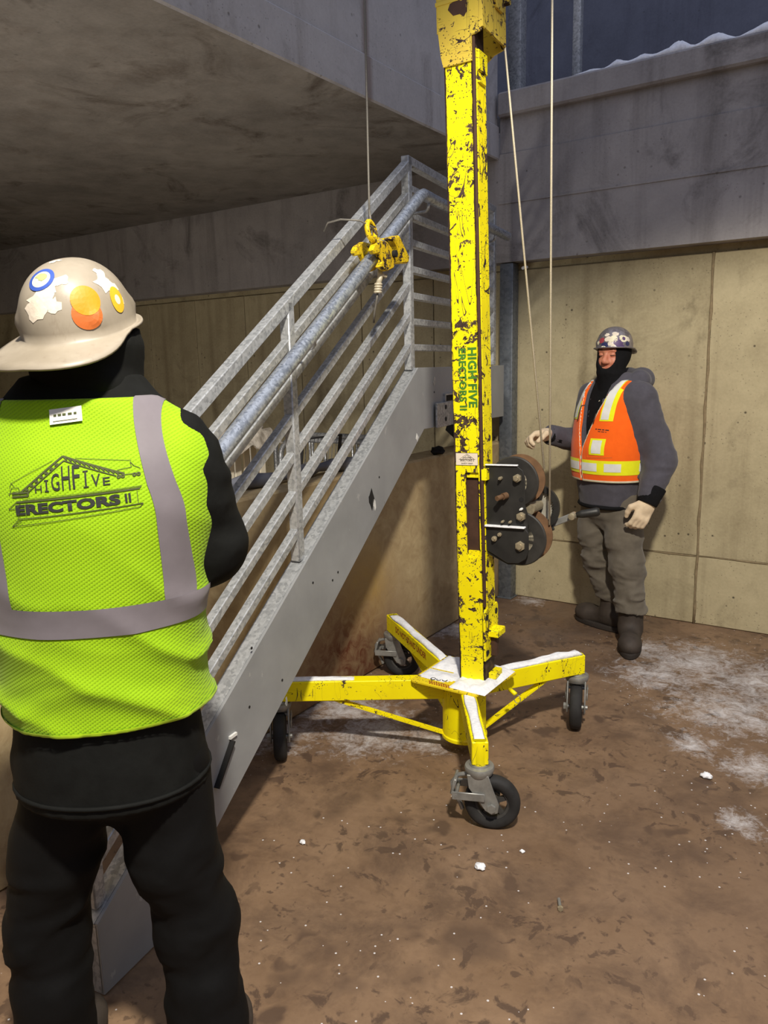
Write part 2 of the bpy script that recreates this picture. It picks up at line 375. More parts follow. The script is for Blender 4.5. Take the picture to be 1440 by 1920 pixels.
slab = struct(MB().box((-5.63, -0.1, 3.66), (6.74, 9.6, 1.20)).build('ceiling', m_ceil), 'dark underside of the concrete slab over the left side')
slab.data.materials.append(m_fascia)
for p in slab.data.polygons:
    if p.normal.x > 0.9: p.material_index = 1
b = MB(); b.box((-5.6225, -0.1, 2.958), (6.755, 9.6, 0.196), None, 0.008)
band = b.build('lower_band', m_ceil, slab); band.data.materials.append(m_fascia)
for p in band.data.polygons:
    if p.normal.x > 0.4: p.material_index = 1
lw = struct(MB().box((-2.345, -0.1, 0.543), (0.2, 9.8, 1.086), None, 0.012).build('wall_low', m_low), 'low brown concrete wall behind the stair')
struct(MB().box((-2.0, 6.3, 4.4), (14, 0.2, 4.4)).build('wall_rear', m_rear), 'dark grey upper wall set back behind the snowy ledge')
struct(MB().box((-2.0, 5.65, 3.17), (14, 1.2, 0.1)).build('trim_2', m_beam), 'upper concrete deck behind the ledge')
struct(MB().box((-9.0, 0, 1.6), (0.2, 11, 3.2)).build('wall_left', m_wall))
struct(MB().box((5.0, 0, 1.6), (0.2, 11, 3.2)).build('wall_right', m_wall))
struct(MB().box((-2.0, -5.1, 1.6), (14, 0.2, 3.2)).build('wall_front', m_wall))

# ------------------------------------------------------------------ galvanised posts
m_galv = galvanised('galvanised_steel')
m_galv_dk = galvanised('galvanised_dark', (96, 102, 110), (120, 126, 133), .5, .42, .6)
def square_post(name, label, x, y, z0, z1, w, grp=None, m=None):
    m = m or m_galv_dk
    t = thing(name, label, 'post', (x, y, z0), 0, grp)
    MB().box((0, 0, (z1-z0)/2), (w, w, z1-z0), None, 0.008, 2).build('post_tube', m, t, 40)
    MB().box((0, 0, 0.005), (w+0.012, w+0.012, 0.01), None, 0.002).build('base_plate', m, t)
square_post('steel_post', 'dark galvanised square steel post standing in the corner on the pit floor', -2.195, 4.752, 0, 2.236, 0.094)
square_post('steel_post', 'wider galvanised post on the upper ledge beside the lift head', -2.275, 5.02, 3.24, 5.4, 0.092, None, m_galv)
square_post('steel_post', 'thin galvanised post on the upper ledge nearest the snow', -1.87, 5.02, 3.24, 5.4, 0.052, None, m_galv)

m_snow = NT('snow'); _f = m_snow.noise(60, 5, .6); m_snow.bump(m_snow.add(_f, m_snow.noise(14, 3)), .6, .006)
m_snow.b.inputs['Subsurface Weight'].default_value = .12; m_snow.b.inputs['Subsurface Radius'].default_value = (.02, .025, .03)
m_snow = m_snow.out(m_snow.mix(m_snow.mr(_f, .35, .65), lin(226, 228, 234), lin(244, 245, 248)), .75, 0, .3)

def snow_strip(name, label, pts, w, h, seed=0, lip=0.004, group=None, n=44):
    """a lumpy ridge of snow lying along the polyline pts; base stays on the points"""
    pts = [Vector(p) for p in pts]; rnd = random.Random(seed)
    L = [0]
    for a, b in zip(pts, pts[1:]): L.append(L[-1]+(b-a).length)
    def at(t):
        s = t*L[-1]
        for i in range(len(pts)-1):
            if s <= L[i+1]+1e-9:
                k = (s-L[i])/(L[i+1]-L[i]); return pts[i].lerp(pts[i+1], k), (pts[i+1]-pts[i]).normalized()
        return pts[-1], (pts[-1]-pts[-2]).normalized()
    bm = bmesh.new(); rows = []; K = 8
    for i in range(n+1):
        p, t = at(i/n); sd = Vector((-t.y, t.x, 0)).normalized(); up = sd.cross(t)*-1
        up = Vector((0, 0, 1)); row = []
        end = min(1, min(i, n-i)/2.0)
        wv = (w(i/n) if callable(w) else w)*(0.82+0.3*mnoise.noise(Vector((L[-1]*i/n*6, seed, 0)))); hv = (h(i/n) if callable(h) else h)*(0.75+0.7*mnoise.noise(Vector((L[-1]*i/n*9, seed, 3.3))))
        for k in range(K+1):
            a = -1+2*k/K; pr = max(0, 1-a**4)
            z = hv*pr*(0.85+0.4*mnoise.noise(p*16+Vector((k*.35, 0, seed))))*(0.35+0.65*end)
            row.append(bm.verts.new(p+sd*(a*wv/2)+up*max(0.0, z)))
        rows.append(row)
    for A, B in zip(rows, rows[1:]):
        for k in range(K): bm.faces.new((A[k], A[k+1], B[k+1], B[k]))
        bm.faces.new((A[K], A[0], B[0], B[K]))
    bm.faces.new(rows[0]); bm.faces.new(rows[-1][::-1])
    bmesh.ops.recalc_face_normals(bm, faces=bm.faces)
    me = bpy.data.meshes.new(name); bm.to_mesh(me); bm.free()
    o = link(name, me, m_snow, None, True)
    tag(o, label, 'snow', group); o['kind'] = 'stuff'; return o
snow_strip('snow', 'bright strip of snow lying along the edge of the upper ledge', [(-1.83, 4.72, 3.239), (-1.4, 4.72, 3.239), (-.6, 4.72, 3.239), (1.5, 4.72, 3.239)], 0.11, lambda t: 0.012+0.045*min(1, t*6), 3, n=150)

# ------------------------------------------------------------------ stair flight being lifted
m_primer = NT('grey_primer')
_n = m_primer.noise(2.2, 5, .6); _sc = m_primer.mul(m_primer.math('GREATER_THAN', m_primer.noise(16, 6, .7, m_primer.scaled((1, 1, .5), (3, 0, 1))), .665), .7)
_dk = m_primer.mul(m_primer.math('GREATER_THAN', m_primer.noise(9, 5, .7, m_primer.scaled((1.4, 1, .5), (1, 5, 2))), .70), .6)
m_primer.bump(m_primer.noise(80, 4), .08, .002)
m_primer = m_primer.out(m_primer.mix(_dk, m_primer.mix(_sc, m_primer.mix(m_primer.mr(_n, .35, .65), lin(140, 142, 144), lin(158, 160, 162)), lin(176, 176, 176)), lin(70, 66, 64)), .55, .05, .4)
m_dark = plain('dark_hole', (22, 21, 20), .9)
m_white = plain('white_mark', (225, 225, 222), .7)

stair = thing('stair_flight', 'grey steel stair stringer with galvanised pipe railing hanging from the lift', 'stair', (-1.62, 1.019, 0.004), math.radians(98.8))
K = 0.6244            # slope of the flight
zt = lambda s: 0.212+K*s if s < 2.215 else 1.595
poly = [(0, 0), (0.196, 0), (2.28, 1.295), (3.66, 1.262), (3.66, 1.59), (2.215, 1.595), (0, 0.212)]
MX = Matrix(((1, 0, 0, 0), (0, 0, 1, 0), (0, 1, 0, 0), (0, 0, 0, 1)))
XZ = lambda y: Matrix(((1, 0, 0, 0), (0, 0, -1, y), (0, 1, 0, 0), (0, 0, 0, 1)))   # local xy -> stair x,z ; z -> -y
b = MB(); b.prism(poly, XZ(0.005), 0.010, 0.001); b.build('stringer', m_primer, stair)
b = MB()
b.beam((0, 0.033, 0.207), (2.215, 0.033, 1.590), 0.056, 0.010); b.beam((2.213, 0.033, 1.589), (3.66, 0.033, 1.585), 0.056, 0.010)
b.build('top_flange', m_galv, stair)
b = MB(); b.beam((0.196, 0.033, 0.006), (2.28, 0.033, 1.301), 0.056, 0.010); b.beam((2.28, 0.033, 1.300), (3.66, 0.033, 1.267), 0.056, 0.010)
b.build('bottom_flange', m_primer, stair)
MB().box((0.006, 0.034, 0.103), (0.012, 0.068, 0.206)).build('end_plate', m_galv, stair)
tw = 0.040; ry = 0.032
for s, z1 in ((0.035, None), (1.112, None), (2.197, 2.545), (3.52, 2.54)):
    z0 = zt(s); z1 = z1 or z0+0.93
    MB().box((s, ry, (z0+z1)/2), (tw, tw, z1-z0), None, 0.004).build('post', m_galv, stair, 40)
offs = (0.925, 0.795, 0.665, 0.535, 0.398, 0.258, 0.118)
lz = (2.525, 2.408, 2.290, 2.170, 2.050, 1.930, 1.810, 1.690)
for i, o_ in enumerate(offs):
    b = MB(); s0, s1 = (0.0, 2.20) if i == 0 else (0.035, 2.197)
    b.beam((s0, ry, 0.212+K*s0+o_), (s1, ry, 0.212+K*s1+o_), 0.040 if i == 0 else 0.032, 0.040 if i == 0 else 0.032, (0, 0, 1), 0.003)
    b.build('sloped_rail', m_galv, stair)
for i, z in enumerate(lz):
    w = 0.040 if i == 0 else 0.032
    MB().box((2.858, ry, z), (1.324 if i else 1.36, w, w), None, 0.003).build('landing_rail', m_galv, stair)
# round hand pipe on rod brackets
hs = lambda s: 0.212+K*s+0.833
pts = [(s, -0.085, hs(s)) for s in np.linspace(0.02, 2.07, 16)]
pts += [(2.11, -0.085, hs(2.10)-0.004), (2.16, -0.085, 2.352), (2.24, -0.085, 2.350)] + [(x, -0.085, 2.350) for x in (2.5, 3.0, 3.45)]
m_pipe = galvanised('galvanised_pipe', (128, 136, 150), (186, 194, 206), .6, .36, 1.3)
MB().tube(pts, 0.0255, 16).build('handrail', m_pipe, stair, 60)
for s in (0.25, 1.10, 2.175, 3.2):
    zz = hs(s) if s < 2.15 else 2.35
    MB().tube([(s+.03, 0.015, zz-.055), (s+.025, -0.03, zz-.055), (s+.012, -0.066, zz-.055), (s+.004, -0.08, zz-.045), (s, -0.085, zz-.02)], 0.0068, 8).build('rail_bracket', m_galv, stair, True)
# clip angle with two bolt holes and the notch above it
b = MB(); b.box((2.505, -0.022, 1.352), (0.205, 0.010, 0.125), None, 0.002); b.box((2.60, 0.0, 1.352), (0.010, 0.04, 0.125), None, 0.002)
clip = b.build('clip_angle', m_galv, stair)
for z in (1.389, 1.327):
    MB().cyl((2.527, -0.0285, z), (2.527, -0.022, z), 0.0125, None, 14).build('bolt_hole', m_dark, clip, 40)
b = MB(); b.box((2.66, -0.007, 1.432), (0.20, 0.004, 0.030)); b.build('notch', m_dark, stair)
b = MB(); b.box((2.64, -0.010, 1.452), (0.19, 0.016, 0.008)); b.box((2.553, -0.010, 1.435), (0.010, 0.016, 0.045)); b.build('notch_lip', m_galv, stair)
for s, z in ((0.739, .701), (0.707, .506), (1.347, .804), (1.301, .783), (1.15, .814), (.91, .52), (1.75, 1.13), (2.42, 1.47)):
    MB().cyl((s, -0.0062, z), (s, -0.004, z), 0.005, None, 10).build('bolt_hole', m_dark, stair)
MB().beam((0.596, -0.008, 0.440), (0.500, -0.008, 0.325), 0.008, 0.030, (0, 1, 0)).build('slot', m_dark, stair)
MB().box((0.605, -0.008, 0.452), (0.036, 0.010, 0.010)).build('slot_lip', m_white, stair)
rnd = random.Random(4)
def flake(cx, cz, r, n=9):
    return [(cx+r*rnd.uniform(.4, 1)*math.cos(2*PI*k/n), cz+1.6*r*rnd.uniform(.4, 1)*math.sin(2*PI*k/n)) for k in range(n)]
for s, z, r, mm in ((1.695, 1.02, .020, m_white), (1.665, 1.045, .034, m_dark), (2.418, 1.525, .022, m_galv), (2.185, 1.262, .018, m_white), (0.93, .43, .012, m_galv)):
    MB().prism(flake(s, z, r), XZ(-0.0055), 0.001).build('scuff', mm, stair)

# ------------------------------------------------------------------ yellow clamp that holds the hand pipe, and the hoist rope
m_yc = yellow_paint('worn_yellow_clamp', 0.9, (238, 205, 22))
m_yellow = None
m_yellow_leg = yellow_paint('yellow_leg', 0.10, (255, 240, 2), .5)
m_rope = plain('steel_cable', (206, 196, 172), .5, .2, .2, 300)
m_rope_dk = plain('steel_cable_grey', (120, 116, 108), .5, .3, .2, 300)
def in_stair(t):
    t.location = stair.location; t.rotation_euler = stair.rotation_euler
clamp = thing('beam_clamp', 'worn yellow lifting clamp biting the hand pipe under the hoist cable', 'clamp'); in_stair(clamp)
cheek = [(1.473, 2.039), (1.493, 2.06), (1.555, 2.085), (1.614, 2.086), (1.658, 2.064), (1.692, 2.023), (1.665, 1.991), (1.598, 1.973), (1.531, 1.984), (1.561, 2.009), (1.534, 2.034), (1.491, 2.025)]
MB().prism(cheek, XZ(-0.112), 0.022, 0.004).build('cheek', m_yc, clamp)
MB().prism(cheek, XZ(-0.036), 0.022, 0.004).build('cheek', m_yc, clamp)
blk = [(1.643, 2.104), (1.705, 2.122), (1.808, 2.047), (1.79, 2.022), (1.736, 2.016), (1.687, 2.073)]
MB().prism(blk, XZ(-0.030), 0.115, 0.006).build('jaw_block', m_yc, clamp)
MB().cyl((1.66, -0.150, 2.045), (1.66, -0.02, 2.045), 0.014, None, 14, .002).build('jaw_bolt', m_dark, clamp, 40)
b = MB(); b.tube([(1.497+0.033*math.cos(a), -0.118+0.006*math.sin(a), 2.112+0.033*math.sin(a)) for a in np.linspace(0, 2*PI, 20, endpoint=False)], 0.0105, 8, True)
b.build('ring', m_yc, clamp, True)
MB().tube([(1.515, -.118, 2.082), (1.52, -.115, 2.07), (1.53, -.108, 2.06)], 0.010, 8).build('ring_shank', m_yc, clamp, True)
b = MB(); b.tube([(1.606, -.10, 1.985), (1.597, -.104, 1.95), (1.588, -.100, 1.925)], .011, 8)
for k in range(4): b.tube([(1.588-.002*k+.014*math.cos(a), -.1+.012*math.sin(a), 1.925-.010*k) for a in np.linspace(0, 2*PI, 10, endpoint=False)], .005, 6, True)
b.tube([(1.60, -.11, 1.965), (1.625, -.115, 1.955), (1.638, -.112, 1.96)], .006, 6)
b.build('shackle', m_rope, clamp, True)
MB().tube([(1.580, -.10, 1.895), (1.585, -.092, 1.86), (1.60, -.075, 1.82), (1.61, -.065, 1.78)], .0045, 6).build('pull_cord', m_rope_dk, clamp, True)
MB().tube([(1.53, -.112, 2.118), (1.49, -.13, 2.122), (1.44, -.10, 2.142), (1.42, -.03, 2.150), (1.43, .03, 2.145), (1.45, .06, 2.12)], .0035, 6).build('tie_wire', m_rope_dk, clamp, True)

hr = MB(); P0 = Vector((-1.772, 2.565, 2.142)); P1 = Vector((-1.772, 2.573, 3.34))
hr.tube([P0.lerp(P1, i/12) for i in range(13)], 0.0042, 8)
hr.tube([P0+Vector((0.0, 0, .06)), P0+Vector((.004, 0, .03)), P0+Vector((.003, 0, 0)), P0+Vector((0, 0, -.03))], .0055, 8)
tag(hr.build('hoist_cable', m_rope_dk, None, True), 'grey hoist cable hanging straight down to the yellow clamp', 'cable')
# ------------------------------------------------------------------ the yellow material lift
LR = Vector((-1.40, 2.72, 0))
lift = thing('material_lift', 'yellow chipped-paint material lift with winch on four castered legs', 'lift', LR)
m_brown = plain('brown_bare_steel', (74, 50, 38), .7, .2, .25, 25, .3)
m_black = plain('black_winch', (44, 43, 41), .5, .2, .35, 14, .15)
m_black2 = plain('black_drum', (52, 50, 47), .55, .2, .3, 20, .1)
m_rust = plain('rusty_drum', (118, 88, 62), .7, .2, .3, 18, .2)
m_bolt = plain('zinc_bolt', (170, 158, 132), .4, .5, .2, 80)
m_zinc = plain('zinc_fork', (150, 150, 146), .45, .5, .25, 25, .1)
m_rubber = plain('black_tyre', (34, 33, 33), .8, 0, .4, 20, .2)
m_hub = plain('wheel_hub', (60, 58, 56), .7, .1, .3, 20)
ph = math.radians(4.5); tilt = 0.0221
ex = Vector((math.cos(ph), math.sin(ph), 0)); ey = Vector((-math.sin(ph), math.cos(ph), 0))
zt_ = (Vector((0, 0, 1)) - ex*tilt).normalized(); ex_ = ey.cross(zt_)
MM = Matrix((ex_, ey, zt_)).transposed().to_4x4(); MM.translation = Vector((-0.02, -0.042, 0))+ex*0.058
def lb(): return MB()
def lbuild(b, name, m, parent=None, smooth=None):
    b.xf(MM); return b.build(name, m, parent or lift, smooth)

m_yellow = yellow_paint('chipped_yellow', 0.70, (255, 240, 4), 1.2, (tuple(MM.translation), tuple(ex_), -.054, .056))
ctr = Vector((-0.03, -0.04, 0))
tips = dict(front=Vector((.285, -.515, 0)), right=Vector((.297, .458, 0)), rear=Vector((-.742, .492, 0)), left=Vector((-.70, -.482, 0)))
m_brace = m_yellow_leg
ZL, HL, WL = 0.287, 0.086, 0.058         # leg centre height, height, width
def caster(px, py, head, lift_obj, snow=False):
    """swivel caster: wheel trails along heading; brake lever on the other side"""
    T = Matrix.Translation((px, py, 0)) @ Matrix.Rotation(head, 4, 'Z')
    b = MB(); tr = 0.045; R_ = 0.098
    b.lathe([(0, .242), (.034, .242), (.036, .236), (.050, .234), (.053, .226), (.050, .214), (.046, .205), (0, .205)], Matrix.Translation((0, 0, 0)), 24)
    for sg in (-1, 1):
        poly = [(-.040, .214), (.034, .214), (.052, .16), (tr+.026, R_+.012), (tr+.022, R_-.020), (tr, R_-.028), (tr-.022, R_-.014), (-.005, .125), (-.034, .165)]
        b.prism(poly, Matrix(((1, 0, 0, 0), (0, 0, -1, sg*.038+.003), (0, 1, 0, 0), (0, 0, 0, 1))), .006, .001)
    b.box((-.004, 0, .206), (.074, .074, .012), None, .003)
    b.cyl((tr, -.050, R_), (tr, .050, R_), .010, None, 12); b.cyl((tr, -.054, R_), (tr, -.042, R_), .016, None, 6)
    fork = b.xf(T).build('caster', m_zinc, lift_obj, 35)
    w = MB(); prof = [(.060, -.018), (.070, -.024), (.084, -.026), (.094, -.020), (.098, -.008), (.098, .008), (.094, .020), (.084, .026), (.070, .024), (.060, .018), (.060, -.018)]
    W = T @ Matrix.Translation((tr, 0, R_)) @ Matrix.Rotation(PI/2, 4, 'X')
    w.lathe(prof, W, 36); w.build('tyre', m_rubber, fork, 50)
    h = MB(); h.lathe([(.0, -.024), (.026, -.024), (.026, .024), (0, .024)], W, 18)
    h.lathe([(.052, -.012), (.062, -.016), (.062, .016), (.052, .012), (.052, -.012)], W, 30)
    for k in range(5):
        a = 2*PI*k/5+.4; q = MB().beam((.022*math.cos(a), .022*math.sin(a), 0), (.056*math.cos(a), .056*math.sin(a), 0), .016, .014, (0, 0, 1)); q.xf(W); _merge(h.bm, q.bm)
    h.build('hub', m_hub, fork, 40)
    l = MB(); l.tube([(-.036, 0, .200), (-.075, 0, .190), (-.096, 0, .160), (-.092, 0, .120), (-.070, 0, .085), (-.060, 0, .060)], .008, 8)
    l.box((-.088, 0, .160), (.012, .072, .060), Matrix.Rotation(.25, 3, 'Y'), .003); l.box((-.035, -.046, .135), (.115, .006, .030), None, .002); l.box((-.035, .046, .135), (.115, .006, .030), None, .002)
    l.cyl((-.078, -.05, .135), (-.078, .05, .135), .007, None, 8)
    l.xf(T).build('brake_lever', m_zinc, fork, 40)

heads = dict(front=math.radians(22), right=math.radians(-72), rear=math.radians(22), left=math.radians(-50))
for nm, tip in tips.items():
    d = (tip-ctr).normalized(); p = ctr+d*0.075
    b = MB(); b.beam((p.x, p.y, ZL), (tip.x, tip.y, ZL), WL, HL, (0, 0, 1), .003)
    leg = b.build('leg', m_yellow_leg, lift)
    # tube stub that carries the caster
    e = tip-d*0.022
    MB().cyl((e.x, e.y, .236), (e.x, e.y, .330), .027, None, 20, .002).build('caster_stub', m_yellow_leg, leg, 40)
    L = (tip-ctr).length; q = ctr+d*(L*0.68); f = ctr+d*0.090
    s_ = Vector((-d.y, d.x, 0))
    b = MB(); b.beam((f.x, f.y, .082), (q.x, q.y, ZL-HL/2-.003), .030, .008, (0, 0, 1)); e2 = q+d*.07
    b.beam((q.x, q.y, ZL-HL/2-.003), (e2.x, e2.y, ZL-HL/2-.003), .030, .007)
    b.build('brace', m_yellow_leg, leg)
    caster(e.x, e.y, heads[nm], lift)
b = MB(); b.lathe([(0, .066), (.092, .066), (.096, .070), (.096, .082), (.091, .086), (.091, .325), (0, .325)], Matrix.Translation(ctr), 40)
b.build('base_column', m_yellow_leg, lift, 40)
m_plate = yellow_paint('yellow_plate', 0.55, (238, 214, 30))
MB().prism([(-.185, -.205), (.100, -.205), (.112, -.192), (.150, .080), (.140, .092), (-.175, .110), (-.192, .098), (-.195, -.195)], Matrix.Translation((0, 0, .331)), .009, .001).build('base_plate', m_plate, lift)
# quick-release pin with a ring under the plate
MB().tube([(.150, .02, .290), (.185, .00, .285)], .009, 8).build('pin', m_yellow_leg, lift, True)
MB().tube([(.195+.014*math.cos(a), -.005, .268+.018*math.sin(a)) for a in np.linspace(0, 2*PI, 14, endpoint=False)], .0016, 5, True).build('pin_ring', m_zinc, lift, True)

# mast: hollow box section with an open slot in its front face
x0, x1, y0, y1, zb, zh = -.054, .056, -.052, .053, .339, 2.90
def plate(b, xa, xb, za, zc): b.box(((xa+xb)/2, y0+.003, (za+zc)/2), (xb-xa, .006, zc-za))
b = lb()
sa, sb, sz0, sz1 = -.010, .046, .880, 1.200
plate(b, x0, x1, zb, sz0-.024); plate(b, x0, x1, sz1, zh); plate(b, x0, sa, sz0-.024, sz1); plate(b, sb, x1, sz0-.024, sz1)
cx = (sa+sb)/2; rr = (sb-sa)/2
arc = [(sa, sz0-.024), (sb, sz0-.024), (sb, sz0+.004)] + [(cx+rr*math.cos(a), sz0+.004-.027*math.sin(a)) for a in np.linspace(0, PI, 10)][1:]
b.prism(arc, Matrix(((1, 0, 0, 0), (0, 0, -1, y0+.006), (0, 1, 0, 0), (0, 0, 0, 1))), .006)
b.box((x0+.003, .0005, (zb+zh)/2), (.006, .105, zh-zb)); b.box((x1-.003, .0005, (zb+zh)/2), (.006, .105, zh-zb)); b.box((.001, y1-.003, (zb+zh)/2), (.10, .006, zh-zb))
mast = lbuild(b, 'mast', m_yellow)
b = lb(); b.box((.017, y0+.030, 1.045), (.080, .020, .40)); lbuild(b, 'inner_mast', m_brown)
b = lb(); b.box((.018, y0+.016, 1.190), (.050, .014, .022)); lbuild(b, 'slot_stop', m_yellow)
b = lb(); b.box((.018, y0+.016, .872), (.050, .014, .030)); lbuild(b, 'slot_stop', m_yellow)
b = lb(); b.box((x1+.003, y0+.004, (.66+2.74)/2), (.011, .013, 2.74-.66), None, .003); lbuild(b, 'guide_rail', m_brown)
b = lb(); b.box((x1+.004, .004, (.645+2.70)/2), (.010, .086, 2.70-.645), None, .001); lbuild(b, 'side_channel', m_yellow)
b = lb(); b.box((x1+.010, .0, 2.60), (.014, .06, .020), None, .002); b.box((x1+.010, .01, 2.665), (.012, .08, .07), None, .003); lbuild(b, 'channel_stop', m_yellow)
# flared head with its sheave
FR = lambda y: Matrix(((1, 0, 0, 0), (0, 0, -1, y), (0, 1, 0, 0), (0, 0, 0, 1)))
m_yhead = yellow_paint('yellow_head', .45, (226, 200, 70))
b = lb()
b.prism([(-.054, 2.655), (-.062, 2.69), (-.070, 2.76), (-.074, 2.95), (.094, 2.95), (.094, 2.745), (.056, 2.735), (.056, 2.655)], FR(y0-.001), .007)
b.prism([(-.054, 2.655), (-.070, 2.76), (-.074, 2.95), (.094, 2.95), (.094, 2.745), (.056, 2.735)], FR(.16), .007)
b.box((-.0735, .052, 2.86), (.007, .214, .18)); b.box((.097, .052, 2.855), (.007, .225, .200))
head = lbuild(b, 'head', m_yhead)
b = lb(); b.box((.010, .052, 2.965), (.19, .24, .04), None, .004); b.box((.010, y0-.006, 2.862), (.176, .008, .012)); lbuild(b, 'head_cap', m_yhead, head)
b = lb(); b.prism([(-.03, -.055), (.03, -.055), (.055, 0), (.03, .055), (-.03, .055), (-.055, 0)], Matrix(((0, 0, 1, .100), (1, 0, 0, .085), (0, 1, 0, 2.905), (0, 0, 0, 1))), .010, .002)
b.cyl((.105, .13, 2.89), (.130, .13, 2.89), .012, None, 6); lbuild(b, 'axle_plate', m_yhead, head)
b = lb(); b.lathe([(0, -.012), (.060, -.012), (.052, 0), (.060, .012), (0, .012)], Matrix.Translation((.078, .10, 2.86)) @ Matrix.Rotation(PI/2, 4, 'Y'), 28); lbuild(b, 'sheave', m_black, head, 40)
b = lb(); b.prism([(-.030, 2.835), (-.010, 2.812), (.015, 2.812), (.030, 2.80), (.042, 2.815), (.038, 2.835), (.045, 2.858), (.020, 2.852), (.006, 2.860), (-.022, 2.852)], FR(y0-.008), .0008); lbuild(b, 'bare_patch', m_brown, head)
# boom that carries the hoist cable out over the stair (just above the picture)
top = MM @ Vector((0, .02, 3.02)); tgt = Vector((-1.772, 2.573, 3.40))-LR
b = MB(); b.cyl(top-Vector((0, 0, .05)), top+Vector((0, 0, .42)), .04, None, 20); bt = top+Vector((0, 0, .38))
b.beam((tgt.x-.03, tgt.y, bt.z), (bt.x+.32, bt.y+.24, bt.z), .06, .07, (0, 0, 1), .004)
b.build('boom', m_yellow_leg, lift)
b = MB(); b.lathe([(0, -.012), (.05, -.012), (.042, 0), (.05, .012), (0, .012)], Matrix.Translation((tgt.x-.057, tgt.y, bt.z-.02)) @ Matrix.Rotation(PI/2, 4, 'X'), 24); b.build('boom_sheave', m_black, lift, 40)

# bolted side bracket with a latch near the foot
b = lb(); SD = lambda x: Matrix(((0, 0, 1, x), (1, 0, 0, 0), (0, 1, 0, 0), (0, 0, 0, 1)))
b.prism([(-.066, .440), (.030, .440), (.078, .480), (.078, .640), (.070, .652), (-.056, .652), (-.066, .642)], SD(x1+.000), .010, .002)
brk = lbuild(b, 'side_bracket', m_yellow)
for y, z in ((-.045, .618), (.055, .618), (-.045, .470)):
    b = lb(); b.cyl((x1+.008, y, z), (x1+.0115, y, z), .013, None, 14); lbuild(b, 'bolt_hole', m_dark, brk)
b = lb(); b.box((x1+.028, .012, .545), (.046, .080, .030), None, .004); lbuild(b, 'latch', m_yellow, brk)
b = lb(); b.box((x1+.020, .008, .486), (.028, .035, .085), None, .006); lbuild(b, 'latch_hook', m_brown, brk)
b = lb(); b.box((x1+.016, .02, .362), (.032, .075, .026), None, .003); lbuild(b, 'foot_lug', m_yellow)

# winch on the right side
b = lb()
WP = [(.056, 1.226), (.190, 1.226), (.214, 1.208), (.222, 1.18), (.222, 1.075), (.232, 1.04), (.232, .995), (.232, .90), (.222, .865), (.195, .842), (.150, .838), (.056, .880)]
b.prism(WP, FR(-.020), .006, .001); b.prism(WP, FR(.150), .006, .001)
b.box((.085, .065, 1.10), (.03, .165, .03)); b.box((.080, .065, .90), (.03, .165, .03)); b.box((.150, .065, .992), (.155, .165, .010))
fr = lbuild(b, 'winch_frame', m_black, None, 35)
b = lb(); b.prism([(.060, .988), (.222, .988), (.236, .97), (.236, .90), (.225, .868), (.195, .848), (.150, .846), (.125, .86), (.060, .895)], FR(-.026), .007, .001); lbuild(b, 'lower_cover', m_black, fr, 35)
b = lb(); b.box((.142, -.036, .991), (.165, .022, .006), None, .001); lbuild(b, 'snow_edge', m_snow, fr)
b = lb(); b.box((.130, -.026, 1.228), (.130, .014, .005), None, .001); lbuild(b, 'snow_edge', m_snow, fr)
YAX = lambda x, z, y: Matrix(((1, 0, 0, x), (0, 0, -1, y), (0, 1, 0, z), (0, 0, 0, 1)))   # lathe axis along -y
def drum(name, x, z, r, ya, yb, mm, rust):
    b = lb(); b.lathe([(0, 0), (r-.004, 0), (r, .004), (r, .010), (r-.004, .014), (.03, .014), (0, .014)], YAX(x, z, ya+.014), 44)
    d = lbuild(b, name, mm, fr, 40)
    b = lb(); b.lathe([(0, 0), (r*.55, 0), (r*.55, yb-ya), (0, yb-ya)], YAX(x, z, yb), 28); lbuild(b, 'drum_core', m_rope, d, 40)
    b = lb(); b.lathe([(0, 0), (r, 0), (r, .008), (0, .008)], YAX(x, z, yb), 44); lbuild(b, 'drum_flange', rust, d, 40)
drum('upper_drum', .165, 1.158, .100, .004, .092, m_black2, m_rust)
drum('lower_drum', .186, .938, .108, .002, .090, m_black2, m_rust)
b = lb(); b.lathe([(.070, 0), (.092, 0), (.092, .016), (.070, .016), (.070, 0)], YAX(.215, 1.040, .146), 44)
for k in range(44):
    a = 2*PI*k/44; b.box((.215+.068*math.cos(a), .136, 1.040+.068*math.sin(a)), (.007, .014, .004), Matrix.Rotation(-a, 3, 'Y'))
lbuild(b, 'gear_ring', m_black, fr, 40)
b = lb(); b.lathe([(0, 0), (.072, 0), (.072, .006), (0, .006)], YAX(.215, 1.040, .150), 36); lbuild(b, 'gear_face', plain('gear_face', (178, 174, 160), .6, .2), fr, 40)
b = lb(); b.cyl((.205, .03, 1.035), (.205, .16, 1.035), .018, None, 18); b.cyl((.222, .02, 1.052), (.222, .13, 1.052), .022, None, 18); lbuild(b, 'pinion', m_bolt, fr, 40)
for x, z, r, mm in ((.195, 1.180, .016, m_bolt), (.128, 1.178, .007, m_bolt), (.208, 1.033, .018, m_bolt), (.204, .918, .020, m_bolt), (.122, .958, .008, m_bolt), (.21, 1.062, .005, m_white), (.10, .94, .011, m_bolt), (.135, 1.01, .005, m_bolt), (.165, 1.01, .005, m_bolt)):
    b = lb(); b.cyl((x, -.042, z), (x, -.018, z), r, None, 6 if r > .012 else 12, .001); b.cyl((x, -.050, z), (x, -.040, z), r*.55, None, 12); lbuild(b, 'bolt', mm, fr, 40)
for x, z in ((.208, 1.098), (.21, .998), (.10, .905)):
    b = lb(); b.cyl((x, -.0275, z), (x, -.020, z), .009, None, 12); lbuild(b, 'bolt_hole', m_dark, fr)
